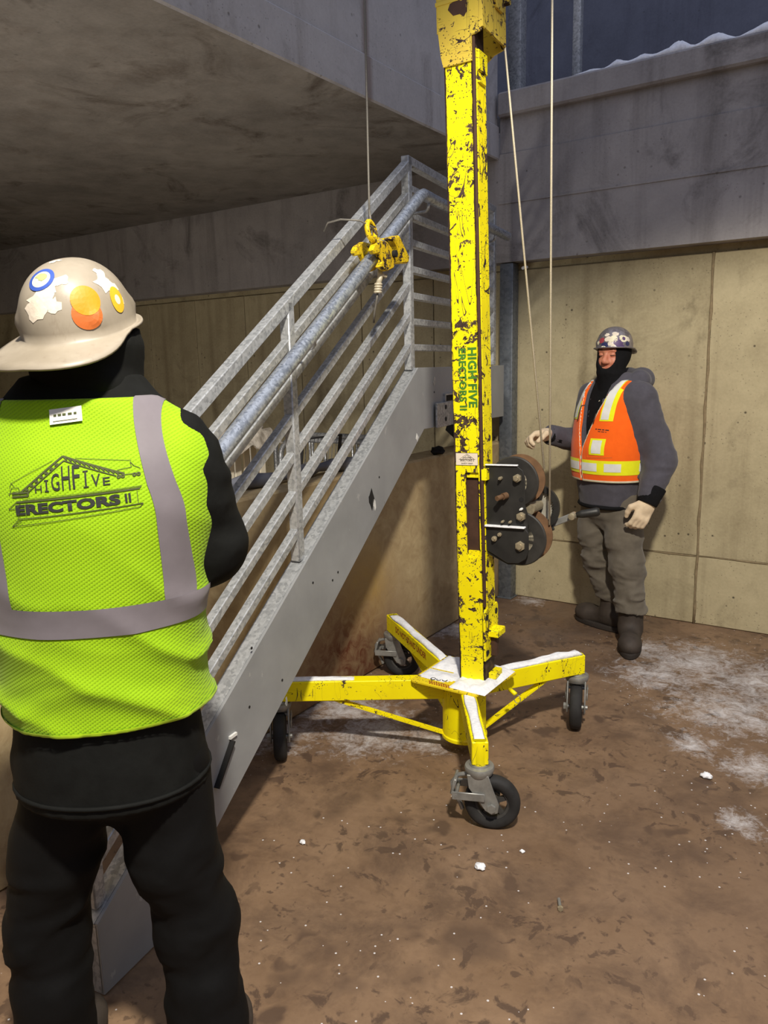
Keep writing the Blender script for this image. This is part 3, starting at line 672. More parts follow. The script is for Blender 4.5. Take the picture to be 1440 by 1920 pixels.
b = lb(); b.cyl((.150, -.018, 1.112), (.128, -.075, 1.106), .010, None, 14); b.cyl((.150, -.03, 1.112), (.142, -.05, 1.110), .013, None, 14); lbuild(b, 'ratchet_pin', m_rust, fr, 40)
b = lb(); b.beam((.235, .162, .955), (.362, .162, 1.012), .010, .026, (0, 0, 1), .003); crank = lbuild(b, 'crank_arm', m_zinc, fr)
b = lb(); b.beam((.225, .150, .945), (.275, .150, .968), .012, .040, (0, 0, 1), .003); lbuild(b, 'crank_socket', m_black, crank)
b = lb(); b.cyl((.352, .14, 1.008), (.352, .185, 1.008), .014, None, 12, .002); lbuild(b, 'crank_bolt', m_bolt, crank, 40)
b = lb(); b.tube([(.362, .172, 1.010), (.385, .180, 1.014), (.440, .188, 1.024), (.450, .190, 1.026)], [.010, .016, .018, .013], 14); lbuild(b, 'crank_grip', m_black, crank, True)
b = lb(); b.beam((.056, .03, 1.16), (.066, .03, .86), .02, .05, (1, 0, 0)); b.tube([(.06, -.005, 1.09), (.072, -.02, 1.02), (.070, -.02, .95), (.060, -.01, .90)], .006, 6); lbuild(b, 'winch_bracket', m_yellow)
b = lb(); b.box((x1+.012, -.035, 1.192), (.022, .040, .045), None, .002); lbuild(b, 'winch_bracket', m_yellow)

# the two winch lines
def line(pts, name, m):
    MB().tube([Vector(p)-LR if False else Vector(p) for p in pts], .0042, 8).build(name, m, lift, True)
A0 = MM @ Vector((.092, .165, 2.80)); A1 = MM @ Vector((.262, .085, 1.20)); line([A0+Vector((-.005, -.005, .12)), A0, A1], 'winch_line', m_rope)
B1 = MM @ Vector((.285, .075, 0.985)); B1b = B1; B0 = MM @ Vector((.279, .15, 2.77)); B2 = B0+(B0-B1b).normalized()*.62
line([B2, B0, B1], 'winch_line', m_rope)

# sticker, stencilling and red warning lettering
m_sticker = plain('sticker_white', (236, 222, 202), .5, 0, .03)
m_ink = plain('ink_black', (40, 36, 34), .6, 0, .1)
m_green = plain('stencil_green', (70, 128, 34), .7, 0, .25, 60)
m_red = plain('warning_red', (150, 40, 24), .7, 0, .3, 60)
FT = lambda x, z, y=y0: Matrix(((1, 0, 0, x), (0, 0, -1, y-.0006), (0, 1, 0, z), (0, 0, 0, 1)))
b = lb(); b.box((-.001, y0-.0006, 1.252), (.092, .001, .048), None, .0003); stk = lbuild(b, 'sticker', m_sticker)
b = lb()
for a, c in (((-.047, 1.228), (.045, 1.228)), ((.045, 1.228), (.045, 1.276)), ((.045, 1.276), (-.047, 1.276)), ((-.047, 1.276), (-.047, 1.228)), ((-.030, 1.252), (0, 1.272)), ((0, 1.272), (.030, 1.252)), ((-.020, 1.252), (0, 1.267)), ((0, 1.267), (.020, 1.252)), ((-.034, 1.251), (.034, 1.251))):
    b.beam((a[0], y0-.0014, a[1]), (c[0], y0-.0014, c[1]), .0006, .0014, (0, 1, 0))
for txt, sz, z, sx in (('HIGHFIVE', .008, 1.2565, 1), ('ERECTORS II', .0095, 1.246, 1.1), ('SAFETY FIRST', .0075, 1.2345, 1.1)):
    _merge(b.bm, text_mesh(txt, sz, FT(0, z, y0-.0010), .0001, sx))
lbuild(b, 'print', m_ink, stk)
def stencil(txt, size, x, z, bold, gaps):
    M = Matrix(((0, 1, 0, x), (0, 0, -1, y0-.0008), (-1, 0, 0, z), (0, 0, 0, 1)))
    t = text_mesh(txt, size, M, bold, 1.0, 'CENTER', 0, 1.06)
    b = lb(); _merge(b.bm, t)
    return lbuild(b, 'stencil_text', m_green)
stencil('HIGH FIVE', .047, .028, 1.562, .0020, 0); stencil('ERECTORS II', .040, -.012, 1.555, .0016, 0)
d = (tips['rear']-ctr).normalized()
sd_ = Vector((d.y, -d.x, 0)); sd_ = sd_ if sd_.dot(Vector((.4, -.9, 0))) > 0 else -sd_
q = ctr+d*0.55+sd_*(WL/2+.0008)
M = frame((q.x, q.y, ZL+.006), -d, (0, 0, 1))
b = MB(); _merge(b.bm, text_mesh('DO NOT STAND UNDER', .042, M, .0008, .86)); b.build('warning_text', m_red, lift)
b = MB(); rnd = random.Random(9)
for k in range(3): b.tube([(-.115+.024*k+.010*math.cos(a), -.150+.006*k+.010*math.sin(a), .3412) for a in np.linspace(0, 2*PI, 10, endpoint=False)], .0022, 5, True)
b.build('plate_mark', m_ink, lift, True)
b = MB()
for i in range(5):
    for k in range(9): b.box((-.12+.011*k+.004*i, -.172-.006*i+.004*k*0, .3406), (.007, .003, .0008))
b.build('plate_print', m_red, lift)

# snow lying on the lift
def leg_snow(nm, label, a, c, w, h, seed):
    d = (tips[nm]-ctr).normalized(); z = ZL+HL/2
    p, q = LR+ctr+d*a, LR+ctr+d*c
    snow_strip('snow', label, [(p.x, p.y, z), (q.x, q.y, z)], w, h, seed)
leg_snow('rear', 'snow lying on the rear lift leg with red lettering', .20, .86, .058, .016, 11)
leg_snow('right', 'snow lying on the short right lift leg near the man in orange', .17, .585, .058, .020, 12)
leg_snow('front', 'snow lying on the front lift leg pointing at the viewer', .17, .545, .050, .010, 13)
leg_snow('left', 'thin snow on the outer end of the left lift leg beside the stringer', .46, .82, .045, .010, 14)
def plate_snow():
    bm = bmesh.new(); N = 26; G = {}
    for i in range(N+1):
        for j in range(N+1):
            x = -.185+.325*i/N; y = -.190+.285*j/N
            m = mnoise.noise(Vector((x*14, y*14, 2)))*.5+.62
            keep = m + (.35 if (x > .02 or y > -.02) else -.25 if x < -.02 and y < -.04 else .15)
            e = min(i, N-i, j, N-j)/2.0
            G[i, j] = (x, y, .022*max(0, min(1, (keep-.30)*1.6))*min(1, e)*(.75+.5*mnoise.noise(Vector((x*30, y*30, 7)))))
    V = {k: bm.verts.new((LR.x+x, LR.y+y, .3402+z)) for k, (x, y, z) in G.items()}
    for i in range(N):
        for j in range(N):
            zs = [G[i+a, j+c][2] for a, c in ((0, 0), (1, 0), (1, 1), (0, 1))]
            if max(zs) > .0012: bm.faces.new((V[i, j], V[i+1, j], V[i+1, j+1], V[i, j+1]))
    bmesh.ops.delete(bm, geom=[v for v in bm.verts if not v.link_faces], context='VERTS')
    me = bpy.data.meshes.new('snow'); bm.to_mesh(me); bm.free()
    o = link('snow', me, m_snow, None, True); tag(o, 'snow heaped on the square base plate around the mast foot', 'snow'); o['kind'] = 'stuff'
plate_snow()
# ------------------------------------------------------------------ distance-field modelling for bodies and clothes
def cap(P, a, b, ra, rb=None, ys=1.0):
    rb = ra if rb is None else rb; a = np.array(a, np.float32); b = np.array(b, np.float32); d = b-a
    t = np.clip(((P-a)@d)/max(1e-9, float(d@d)), 0, 1)
    q = P-a-t[:, None]*d
    if ys != 1.0: q = q/np.array((1, ys, 1), np.float32)
    return np.sqrt((q*q).sum(1)) - (ra+(rb-ra)*t)
def chain(P, pts, rs, k=0.02):
    d = None
    for i in range(len(pts)-1):
        c = cap(P, pts[i], pts[i+1], rs[i], rs[i+1]); d = c if d is None else smin(d, c, k)
    return d
def ell(P, c, r):
    q = P-np.array(c, np.float32); r = np.array(r, np.float32)
    k0 = np.sqrt(((q/r)**2).sum(1)); k1 = np.sqrt(((q/(r*r))**2).sum(1))+1e-9
    return k0*(k0-1)/k1
def rbox(P, c, h, r):
    q = np.abs(P-np.array(c, np.float32))-np.array(h, np.float32)+r
    return np.sqrt((np.maximum(q, 0)**2).sum(1))+np.minimum(q.max(1), 0)-r
def smin(a, b, k=0.03):
    h = np.clip(0.5+0.5*(b-a)/k, 0, 1); return b+(a-b)*h-k*h*(1-h)
def smax(a, b, k=0.01): return -smin(-a, -b, k)
def loft(P, keys):
    """keys: (z, cx, cy, rx, ry) - elliptical sections"""
    k = np.array(keys, np.float64); z = P[:, 2]
    zz = np.linspace(k[0, 0], k[-1, 0], 160); f = []
    for j in range(1, 5):
        v = np.interp(zz, k[:, 0], k[:, j]); w = np.ones(13)/13; v = np.convolve(np.pad(v, 6, 'edge'), w, 'valid'); f.append(np.interp(z, zz, v))
    cx, cy, rx, ry = f
    q = np.sqrt(((P[:, 0]-cx)/rx)**2+((P[:, 1]-cy)/ry)**2)
    d = (q-1)*np.minimum(rx, ry)
    return np.maximum(d, np.maximum(k[0, 0]-z, z-k[-1, 0])).astype(np.float32)
_LAT = np.random.RandomState(7).rand(32, 32, 32).astype(np.float32)
def vnoise(q):
    f = np.floor(q).astype(np.int32); t = (q-f).astype(np.float32); t = t*t*(3-2*t); f &= 31; g = (f+1) & 31; r = 0
    for a in (0, 1):
        for b in (0, 1):
            for c in (0, 1):
                w = (t[:, 0] if a else 1-t[:, 0])*(t[:, 1] if b else 1-t[:, 1])*(t[:, 2] if c else 1-t[:, 2])
                r = r + w*_LAT[(g if a else f)[:, 0], (g if b else f)[:, 1], (g if c else f)[:, 2]]
    return r
def folds(P, scale, seed, squash=(1, 1, 1)):
    """smooth noise in -1..1 for cloth folds"""
    q = P*np.array(squash, np.float32)*(scale*.45)+np.float32(seed*5.3)+40
    return (2*vnoise(q)-1)*.8+(2*vnoise(q*2.1+9)-1)*.35
def creases(P, scale, seed, squash=(1, 1, 1)):
    """ridged noise, 0..1 with sharp crests, like crumpled cloth"""
    q = P*np.array(squash, np.float32)*(scale*.45)+np.float32(seed*5.3)+40
    w = np.stack([vnoise(q*.7+3), vnoise(q*.7+11), vnoise(q*.7+19)], -1)
    q = q+w*1.1
    return (1-np.abs(2*vnoise(q)-1)*1.8).clip(0, 1)*.7+(1-np.abs(2*vnoise(q*2.0+7)-1)*1.8).clip(0, 1)*.3
def nets(f, lo, hi, h):
    lo = np.array(lo, np.float32); n = [int(math.ceil((hi[i]-lo[i])/h))+1 for i in range(3)]
    g = np.stack(np.meshgrid(*[np.arange(k, dtype=np.float32) for k in n], indexing='ij'), -1).reshape(-1, 3)*h+lo
    V = np.empty(len(g), np.float32)
    for i in range(0, len(g), 400000): V[i:i+400000] = f(g[i:i+400000])
    V = V.reshape(n)
    V[0], V[-1] = np.maximum(V[0], h), np.maximum(V[-1], h); V[:, 0] = np.maximum(V[:, 0], h); V[:, -1] = np.maximum(V[:, -1], h); V[:, :, 0] = np.maximum(V[:, :, 0], h); V[:, :, -1] = np.maximum(V[:, :, -1], h)
    m = [k-1 for k in n]; acc = np.zeros((*m, 3), np.float32); cnt = np.zeros(m, np.float32)
    cs = [(i, j, k) for i in (0, 1) for j in (0, 1) for k in (0, 1)]
    sl = lambda c: V[c[0]:c[0]+m[0], c[1]:c[1]+m[1], c[2]:c[2]+m[2]]
    for a in cs:
        for ax in range(3):
            if a[ax] == 0:
                b = list(a); b[ax] = 1; va, vb = sl(a), sl(tuple(b)); x = (va < 0) != (vb < 0)
                t = np.where(x, va/np.where(va-vb == 0, 1, va-vb), 0)
                for d in range(3): acc[..., d] += np.where(x, a[d]+(t if d == ax else 0), 0)
                cnt += x
    act = cnt > 0; idx = np.full(m, -1, np.int64); idx[act] = np.arange(act.sum())
    cell = np.stack(np.nonzero(act), -1).astype(np.float32)
    verts = (cell+acc[act]/cnt[act][:, None])*h+lo
    F = []
    for ax in range(3):
        u, v = [(1, 2), (2, 0), (0, 1)][ax]
        s0 = [slice(0, n[d]-1) if d == ax else slice(1, n[d]-1) for d in range(3)]; s1 = list(s0); s1[ax] = slice(1, n[ax])
        A, B = V[tuple(s0)] < 0, V[tuple(s1)] < 0
        for fl, mask in ((False, A & ~B), (True, ~A & B)):
            p = np.stack(np.nonzero(mask), -1)
            if not len(p): continue
            base = p.copy()
            for d in range(3):
                if d != ax: base[:, d] += 1
            def at(du, dv):
                q = base.copy(); q[:, u] -= du; q[:, v] -= dv; return idx[q[:, 0], q[:, 1], q[:, 2]]
            quad = np.stack([at(1, 1), at(0, 1), at(0, 0), at(1, 0)], -1)
            F.append(quad[:, ::-1] if fl else quad)
    F = np.concatenate(F); return verts, F[(F >= 0).all(1)]
def sdf_obj(name, f, lo, hi, h, m, parent, smooth_iter=1):
    v, q = nets(f, lo, hi, h)
    if smooth_iter:
        e = np.concatenate([q[:, [0, 1]], q[:, [1, 2]], q[:, [2, 3]], q[:, [3, 0]]])
        for _ in range(smooth_iter):
            s = np.zeros_like(v); c = np.zeros(len(v), np.float32)
            np.add.at(s, e[:, 0], v[e[:, 1]]); np.add.at(c, e[:, 0], 1); np.add.at(s, e[:, 1], v[e[:, 0]]); np.add.at(c, e[:, 1], 1)
            v = v*.5+.5*s/np.maximum(c, 1)[:, None]
    me = bpy.data.meshes.new(name)
    me.vertices.add(len(v)); me.vertices.foreach_set('co', v.astype(np.float32).ravel())
    me.loops.add(q.size); me.loops.foreach_set('vertex_index', q.astype(np.int32).ravel())
    me.polygons.add(len(q)); me.polygons.foreach_set('loop_start', np.arange(0, q.size, 4, dtype=np.int32)); me.polygons.foreach_set('loop_total', np.full(len(q), 4, np.int32))
    me.update(); me.validate()
    return link(name, me, m, parent, True)
def bvh_of(o):
    me = o.data; return BVHTree.FromPolygons([v.co[:] for v in me.vertices], [p.vertices[:] for p in me.polygons])
def rotz(P, c, a):
    q = P-np.array(c, np.float32); ca, sa = math.cos(a), math.sin(a)
    return np.stack([q[:, 0]*ca+q[:, 1]*sa, -q[:, 0]*sa+q[:, 1]*ca, q[:, 2]], -1)

class Decal:
    """flat print made of 2D polygons, laid on a surface by casting rays"""
    def __init__(s): s.bm = bmesh.new()
    def poly(s, pts, maxl=.012):
        b = bmesh.new(); b.faces.new([b.verts.new((x, y, 0)) for x, y in pts]); s.merge(b, maxl)
    def merge(s, b, maxl=.012):
        bmesh.ops.triangulate(b, faces=b.faces)
        for _ in range(5):
            es = [e for e in b.edges if e.calc_length() > maxl]
            if not es: break
            bmesh.ops.subdivide_edges(b, edges=es, cuts=1); bmesh.ops.triangulate(b, faces=b.faces)
        _merge(s.bm, b)
    def line(s, pts, w):
        for (x0, y0), (x1, y1) in zip(pts, pts[1:]):
            d = math.hypot(x1-x0, y1-y0) or 1e-6; nx, ny = -(y1-y0)/d*w/2, (x1-x0)/d*w/2
            s.poly([(x0+nx, y0+ny), (x1+nx, y1+ny), (x1-nx, y1-ny), (x0-nx, y0-ny)])
    def disc(s, x, y, r, r0=0, n=24, sx=1):
        for k in range(n):
            a, c = 2*PI*k/n, 2*PI*(k+1)/n; q = lambda rr, t: (x+sx*rr*math.cos(t), y+rr*math.sin(t))
            s.poly([q(r0, a), q(r, a), q(r, c), q(r0, c)] if r0 else [(x, y), q(r, a), q(r, c)])
    def blob(s, x, y, r, seed, n=16, sx=1, rough=.35):
        R_ = random.Random(seed); rs = [r*(1-rough+2*rough*R_.random()) for _ in range(n)]
        for k in range(n):
            a, c = 2*PI*k/n, 2*PI*(k+1)/n
            s.poly([(x, y), (x+sx*rs[k]*math.cos(a), y+rs[k]*math.sin(a)), (x+sx*rs[(k+1) % n]*math.cos(c), y+rs[(k+1) % n]*math.sin(c))])
    def text(s, body, size, x, y, bold=0, sx=1.0, sy=1.0, rot=0, spacing=1.0):
        b = text_mesh(body, size, Matrix.Translation((x, y, 0)) @ Matrix.Rotation(rot, 4, 'Z') @ Matrix.Diagonal((1, sy, 1, 1)), bold, sx, 'CENTER', 0, spacing); s.merge(b, .009)
    def lay(s, name, bvh, M, m, parent, off=.0016):
        """M: print frame (xy in the print, z towards the viewer) in the parent's space"""
        zd = (M.to_3x3() @ Vector((0, 0, 1))).normalized(); dead = []
        for v in s.bm.verts:
            p = M @ v.co; hit = bvh.ray_cast(p+zd*.25, -zd, .6)
            if hit[0] is None: dead.append(v)
            else: v.co = hit[0]+zd*off
        bmesh.ops.delete(s.bm, geom=dead, context='VERTS')
        me = bpy.data.meshes.new(name); s.bm.to_mesh(me); s.bm.free(); return link(name, me, m, parent)

def _grid(rows, name, m, parent):
    """rows of points (None where the ray missed) to a smooth sheet"""
    bm = bmesh.new(); V = [[None if p is None else bm.verts.new(p) for p in r] for r in rows]
    for A, B in zip(V, V[1:]):
        for k in range(len(A)-1):
            q = [A[k], A[k+1], B[k+1], B[k]]
            if any(v is None for v in q): continue
            if max((q[i].co-q[(i+1) % 4].co).length for i in range(4)) > .035: continue
            bm.faces.new(q)
    bmesh.ops.delete(bm, geom=[v for v in bm.verts if not v.link_faces], context='VERTS')
    bmesh.ops.recalc_face_normals(bm, faces=bm.faces)
    me = bpy.data.meshes.new(name); bm.to_mesh(me); bm.free(); return link(name, me, m, parent, True)
def tape_round(name, bvh, z0, z1, m, parent, a0=0, a1=2*PI, n=110, off=.0022, c=(0, 0), tilt=0.0):
    rows = []
    for i in range(n+1):
        a = a0+(a1-a0)*i/n; d = Vector((math.cos(a), math.sin(a), 0)); r = []
        for k in range(6):
            z = z0+(z1-z0)*k/5+tilt*math.cos(a); o = Vector((c[0], c[1], z))+d*.5
            h = bvh.ray_cast(o, -d, .46); r.append(None if h[0] is None else h[0]+d*off)
        rows.append(r)
    return _grid(rows, name, m, parent)
def tape_over(name, bvh, xc, w, m, parent, z0, zc, t0, t1, n=70, off=.0024):
    """a strap that runs up the back or front and over the shoulder; xc(t) gives its centre; t runs -1 (back foot) .. 1 (front foot)"""
    rows = []
    for i in range(n+1):
        t = t0+(t1-t0)*i/n; r = []
        s = min(1, abs(t)); vert = .62
        if s > 1-vert: z = zc-(zc-z0)*(s-(1-vert))/vert; el = 0.0
        else: z = zc; el = (1-s/(1-vert))*PI/2
        d = Vector((0, math.copysign(math.cos(el), t), math.sin(el)))
        for k in range(5):
            x = xc(t)+w*(k/4-.5); o = Vector((x, 0, z))+d*.5
            h = bvh.ray_cast(o, -d, .49); r.append(None if h[0] is None else h[0]+d*off)
        rows.append(r)
    return _grid(rows, name, m, parent)

# ------------------------------------------------------------------ clothing materials
def cloth(name, c, var=.18, scale=40, weave=0.0, rough=.85, bump=.25, wscale=320):
    t = NT(name); n = t.noise(scale, 5, .65); b = t.noise(5, 4)
    base = lin(*c); f = t.add(t.mul(n, .6), t.mul(b, .4))
    col = t.mix(t.mr(f, .35, .65), tuple(x*(1-var) for x in base[:3])+(1,), tuple(min(1, x*(1+var)) for x in base[:3])+(1,))
    h = n
    if weave:
        w = t.mul(t.wave(wscale, .4, t.scaled((1, 1, 1), (0, 0, 0), (.5, .6, .7)), 'X'), t.wave(wscale, .4, t.scaled((1, 1, 1), (0, 0, 0), (.5, -.6, -.7)), 'Z'))
        h = t.add(t.mul(n, .4), t.mul(w, weave))
    t.bump(h, bump, .004); t.b.inputs['Sheen Weight'].default_value = .15 if c[0] > 60 else 0.0
    return t.out(col, rough, 0, .2)
def mesh_vest(name, c, c2):
    t = NT(name); v = t.scaled((1, .55, 1), (0, 0, 0), (0, math.radians(33), 0))
    w1 = t.wave(52, .15, v, 'Z', 'BANDS', 0); w2 = t.wave(60, .15, t.scaled((1, .55, 1), (0, 0, 0), (0, math.radians(-50), 0)), 'Z', 'BANDS', 0)
    hole = t.mul(t.mr(w1, .35, .85), t.mr(w2, .15, .70, .35, 1)); n = t.noise(6, 4)
    col = t.mix(t.mul(hole, .34), t.mix(t.mr(n, .35, .65), lin(*c), lin(c[0]+8, min(255, c[1]+5), c[2]+4)), lin(*c2))
    t.bump(t.mul(hole, -1), .35, .003); t.b.inputs['Sheen Weight'].default_value = .1
    return t.out(col, .75, 0, .25)
m_lime = mesh_vest('lime_mesh', (146, 190, 10), (96, 140, 4))
m_lime2 = cloth('lime_edge', (170, 208, 22), .06, 60)
m_orange = cloth('orange_fabric', (255, 104, 22), .08, 30)
m_silver = cloth('silver_tape', (120, 114, 120), .10, 12, 0, .5, .1)
m_silver_b = cloth('bright_silver_tape', (226, 226, 222), .12, 14, 0, .4, .1)
m_yellow_tape = cloth('yellow_tape', (238, 238, 30), .06, 20)
m_black_cl = cloth('black_cloth', (17, 18, 17), .35, 25, 0, .85, .3)
m_black_pt = cloth('black_trousers', (9, 9, 10), .35, 18, 0, .8, .3)
m_black_knit = cloth('black_knit', (22, 22, 24), .3, 60, .5, .95, .5)
m_grey_hood = cloth('grey_hoodie', (78, 76, 84), .14, 30, 0, .92, .25)
m_pants = cloth('olive_trousers', (104, 97, 86), .14, 25, .2, .88, .25)
m_boot = plain('brown_boot', (60, 52, 46), .75, 0, .3, 18, .25)
m_sole = plain('boot_sole', (46, 40, 36), .85, 0, .2, 30)
m_glove = cloth('tan_glove', (222, 200, 168), .16, 25, 0, .85, .25)
m_glove_b = cloth('black_glove', (30, 30, 31), .2, 30)
m_skin = NT('skin'); m_skin.b.inputs['Subsurface Weight'].default_value = .12; m_skin.b.inputs['Subsurface Radius'].default_value = (.01, .004, .002)
_n = m_skin.noise(26, 5, .6); m_skin.bump(m_skin.noise(150, 3), .12, .002)
m_skin = m_skin.out(m_skin.mix(m_skin.mr(_n, .35, .68), lin(206, 142, 112), lin(190, 112, 88)), .5, 0, .4)
m_helm = NT('taupe_helmet'); _n = m_helm.noise(9, 5, .6); _s = m_helm.noise(45, 5, .7, m_helm.scaled((1, 1, .4)))
m_helm = m_helm.out(m_helm.mix(m_helm.mul(m_helm.mr(_s, .58, .72), .35), m_helm.mix(m_helm.mr(_n, .35, .65), lin(146, 136, 120), lin(164, 154, 138)), lin(120, 104, 88)), .42, 0, .45)
m_helm2 = galvanised('silver_helmet', (118, 112, 116), (158, 152, 156), .55, .4, .5)
m_blue = plain('sticker_blue', (58, 88, 176), .5, 0, .1); m_cream = plain('sticker_cream', (228, 220, 190), .6, 0, .1, 50)
m_orange_s = plain('sticker_orange', (246, 146, 18), .5, 0, .05); m_orange_d = plain('sticker_rust', (200, 106, 48), .5, 0, .1)
m_yel_s = plain('sticker_yellow', (226, 178, 44), .5, 0, .12); m_residue = plain('sticker_residue', (226, 214, 196), .8, 0, .15, 40, .3)
m_gry = plain('grey_plastic', (96, 100, 96), .5)
m_purple = plain('sticker_purple', (92, 70, 110), .5, 0, .2); m_redst = plain('sticker_red', (170, 70, 80), .5, 0, .2); m_skinblue = plain('sticker_navy', (48, 52, 96), .5)
m_hair = plain('hair_dark', (70, 56, 48), .7)
m_print = plain('vest_print', (70, 78, 40), .8, 0, .12, 90); m_print_b = plain('vest_print_black', (40, 42, 40), .8, 0, .1, 90)

def hand_sdf(P, w, a, n, s, curl, scale=1.0, thumb=.6, spread=.10):
    """gloved hand: wrist w, axis a along the fingers, n = palm side (fingers curl that way), s = thumb side"""
    w = np.array(w, float); a = np.array(a, float); a /= np.linalg.norm(a); n = np.array(n, float); n -= a*(n@a); n /= np.linalg.norm(n)
    s0 = np.cross(a, n); s0 = s0 if s0@np.array(s, float) > 0 else -s0
    q = (P-w.astype(np.float32)); L = np.stack([q@s0.astype(np.float32), q@n.astype(np.float32), q@a.astype(np.float32)], -1)/scale
    d = rbox(L, (0, 0, .048), (.042, .017, .048), .016)
    d = smin(d, cap(L, (0, 0, -.03), (0, 0, .02), .030, .033), .02)
    for i, (fx, ln) in enumerate(((.031, .072), (.0105, .080), (-.0105, .074), (-.030, .058))):
        c = curl*(1+.10*i); p = np.array((fx, 0, .092)); ang = .12+c*.55; pts = [p]
        for seg, k in ((.44, 0), (.31, .95), (.25, .75)):
            ang += c*k; dr = np.array((fx*spread*8*(1-c*.3)*.12/.03*.03*8, math.sin(ang), math.cos(ang))); dr /= np.linalg.norm(dr)
            p = p+dr*ln*seg; pts.append(p)
        d = smin(d, chain(L, pts, (.0118, .0115, .0108, .0095), .004), .006)
    t0 = np.array((.036, .004, .022)); t1 = t0+np.array((.026, .016*thumb, .026)); t2 = t1+np.array((.006-.012*thumb, .024*thumb, .028)); t3 = t2+np.array((-.010*thumb, .014*thumb, .020))
    d = smin(d, chain(L, [t0, t1, t2, t3], (.017, .0145, .0130, .0105), .006), .012)
    return d*scale

def boot_sdf(P, ank, head, h=.26):
    q = rotz(P, (ank[0], ank[1], 0), head)       # local +x = toe direction
    d = chain(q, [(0, 0, .10), (0.0, 0, h)], (.058, .062))
    d = smin(d, cap(q, (-.035, 0, .062), (.13, 0, .050), .050, .044), .04)
    d = smin(d, ell(q, (.155, 0, .052), (.070, .052, .050)), .03)
    d = smax(d, .004-q[:, 2], .006)
    return d
def sole_sdf(P, ank, head):
    q = rotz(P, (ank[0], ank[1], 0), head)
    d = np.minimum(rbox(q, (.055, 0, .014), (.165, .047, .014), .012), 9)
    e = np.sqrt(((q[:, 0]-.060)/.172)**2+(q[:, 1]/.056)**2)-1
    return np.maximum(np.maximum(e*.05, np.abs(q[:, 2]-.0145)-.0145), -9)

def helmet(name, parent, M, m, label, lw=(.128, .108, .148), visor=.072):
    """hard hat: dome, brim and visor; local +x = visor direction, origin at the rim centre"""
    bm = bmesh.new(); nph, nt = 72, 18; rows = []
    top = bm.verts.new((0, 0, lw[2]))
    prof = [(math.sin((k+1)/nt*PI/2)**.92, math.cos((k+1)/nt*PI/2)**.86 if k+1 < nt else 0) for k in range(nt)]
    def bumps(ph, k):
        s = 0
        for c in (.95, 2.2, -.95, -2.2): s += math.exp(-((ph-c)/.14)**2)
        z = k/nt; return .007*s*math.exp(-((z-.88)/.08)**2)+.004*math.exp(-(ph/.10)**2)*math.sin(z*PI)*0
    for k in range(nt):
        r, z = prof[k]; row = []
        for i in range(nph):
            ph = -PI+2*PI*i/nph; bp = bumps(ph, k+1)
            row.append(bm.verts.new(((lw[0]*r+bp)*math.cos(ph), (lw[1]*r+bp)*math.sin(ph), lw[2]*z)))
        rows.append(row)
    for j, ext in enumerate((.15, .4, .7, 1.0)):
        row = []
        for i in range(nph):
            ph = -PI+2*PI*i/nph; c = math.cos(ph); vz = max(0, (c-.12)/.88); vz = vz*vz*(3-2*vz); e = (.013+visor*vz)*ext
            px, py = (lw[0]+e)*math.cos(ph), (lw[1]+e*.9)*math.sin(ph)
            row.append(bm.verts.new((px, py, -.003-.016*vz*ext+(.004*ext if vz == 0 else 0)-.010*vz*ext*abs(math.sin(ph)))))
        rows.append(row)
    for i in range(nph): bm.faces.new((top, rows[0][i], rows[0][(i+1) % nph]))
    for A, B in zip(rows, rows[1:]):
        for i in range(nph): bm.faces.new((A[i], B[i], B[(i+1) % nph], A[(i+1) % nph]))
    bmesh.ops.recalc_face_normals(bm, faces=bm.faces)
    bmesh.ops.transform(bm, matrix=M, verts=bm.verts)
    me = bpy.data.meshes.new(name); bm.to_mesh(me); bm.free()
    o = link(name, me, m, parent, True)
    md = o.modifiers.new('thickness', 'SOLIDIFY'); md.thickness = .0045; md.offset = -1
    if label: o['label'] = label
    return o
# ------------------------------------------------------------------ the man in the lime vest, seen from behind
pl_ = thing('person', 'person in lime vest and taupe hard hat, back turned, in the left foreground', 'person', (-1.296, 0.906, 0), math.radians(34))
TL = [(.78, -.010, 0, .196, .160), (.88, -.012, 0, .190, .156), (.97, -.012, 0, .181, .150), (1.10, -.010, 0, .186, .152), (1.22, -.006, -.005, .197, .152), (1.36, 0, -.010, .218, .148), (1.44, 0, -.008, .220, .136), (1.50, 0, 0, .190, .120), (1.545, 0, .008, .135, .105), (1.60, 0, .012, .098, .098)]
def armsL(P, g=0.0):
    r = chain(P, [(.176, .015, 1.440), (.200, .060, 1.265), (.150, .300, 1.18)], (.078-g, .074-g, .054), .03)
    l = chain(P, [(-.176, .015, 1.440), (-.215, .060, 1.235), (-.030, .270, 1.13)], (.078-g, .074-g, .054), .03)
    return np.minimum(r, l)
def torsoL(P): return loft(P, TL)
def jacketL(P):
    d = smin(torsoL(P), armsL(P), .05)
    d = smin(d, chain(P, [(-.17, .0, 1.49), (-.07, -.01, 1.54), (.07, -.01, 1.54), (.17, 0, 1.49)], (.05, .065, .065, .05), .03), .04)
    k = np.clip((np.abs(P[:, 0])-.16)/.05, .15, 1)
    return d - .011*k*(creases(P, 15, 1.0, (1, 1, 1.6))-.35) - .003*folds(P, 30, 2.2)
sdf_obj('jacket', jacketL, (-.36, -.24, .76), (.36, .40, 1.62), .0085, m_black_cl, pl_, 1)
b = MB(); b.tube([(-.010+.196*math.cos(a), .160*math.sin(a), .806+.002*math.sin(3*a)) for a in np.linspace(0, 2*PI, 40, endpoint=False)], .0045, 6, True)
b.build('jacket_hem', m_black_cl, pl_, True)
def waistL(P):
    return P[:, 2]*0
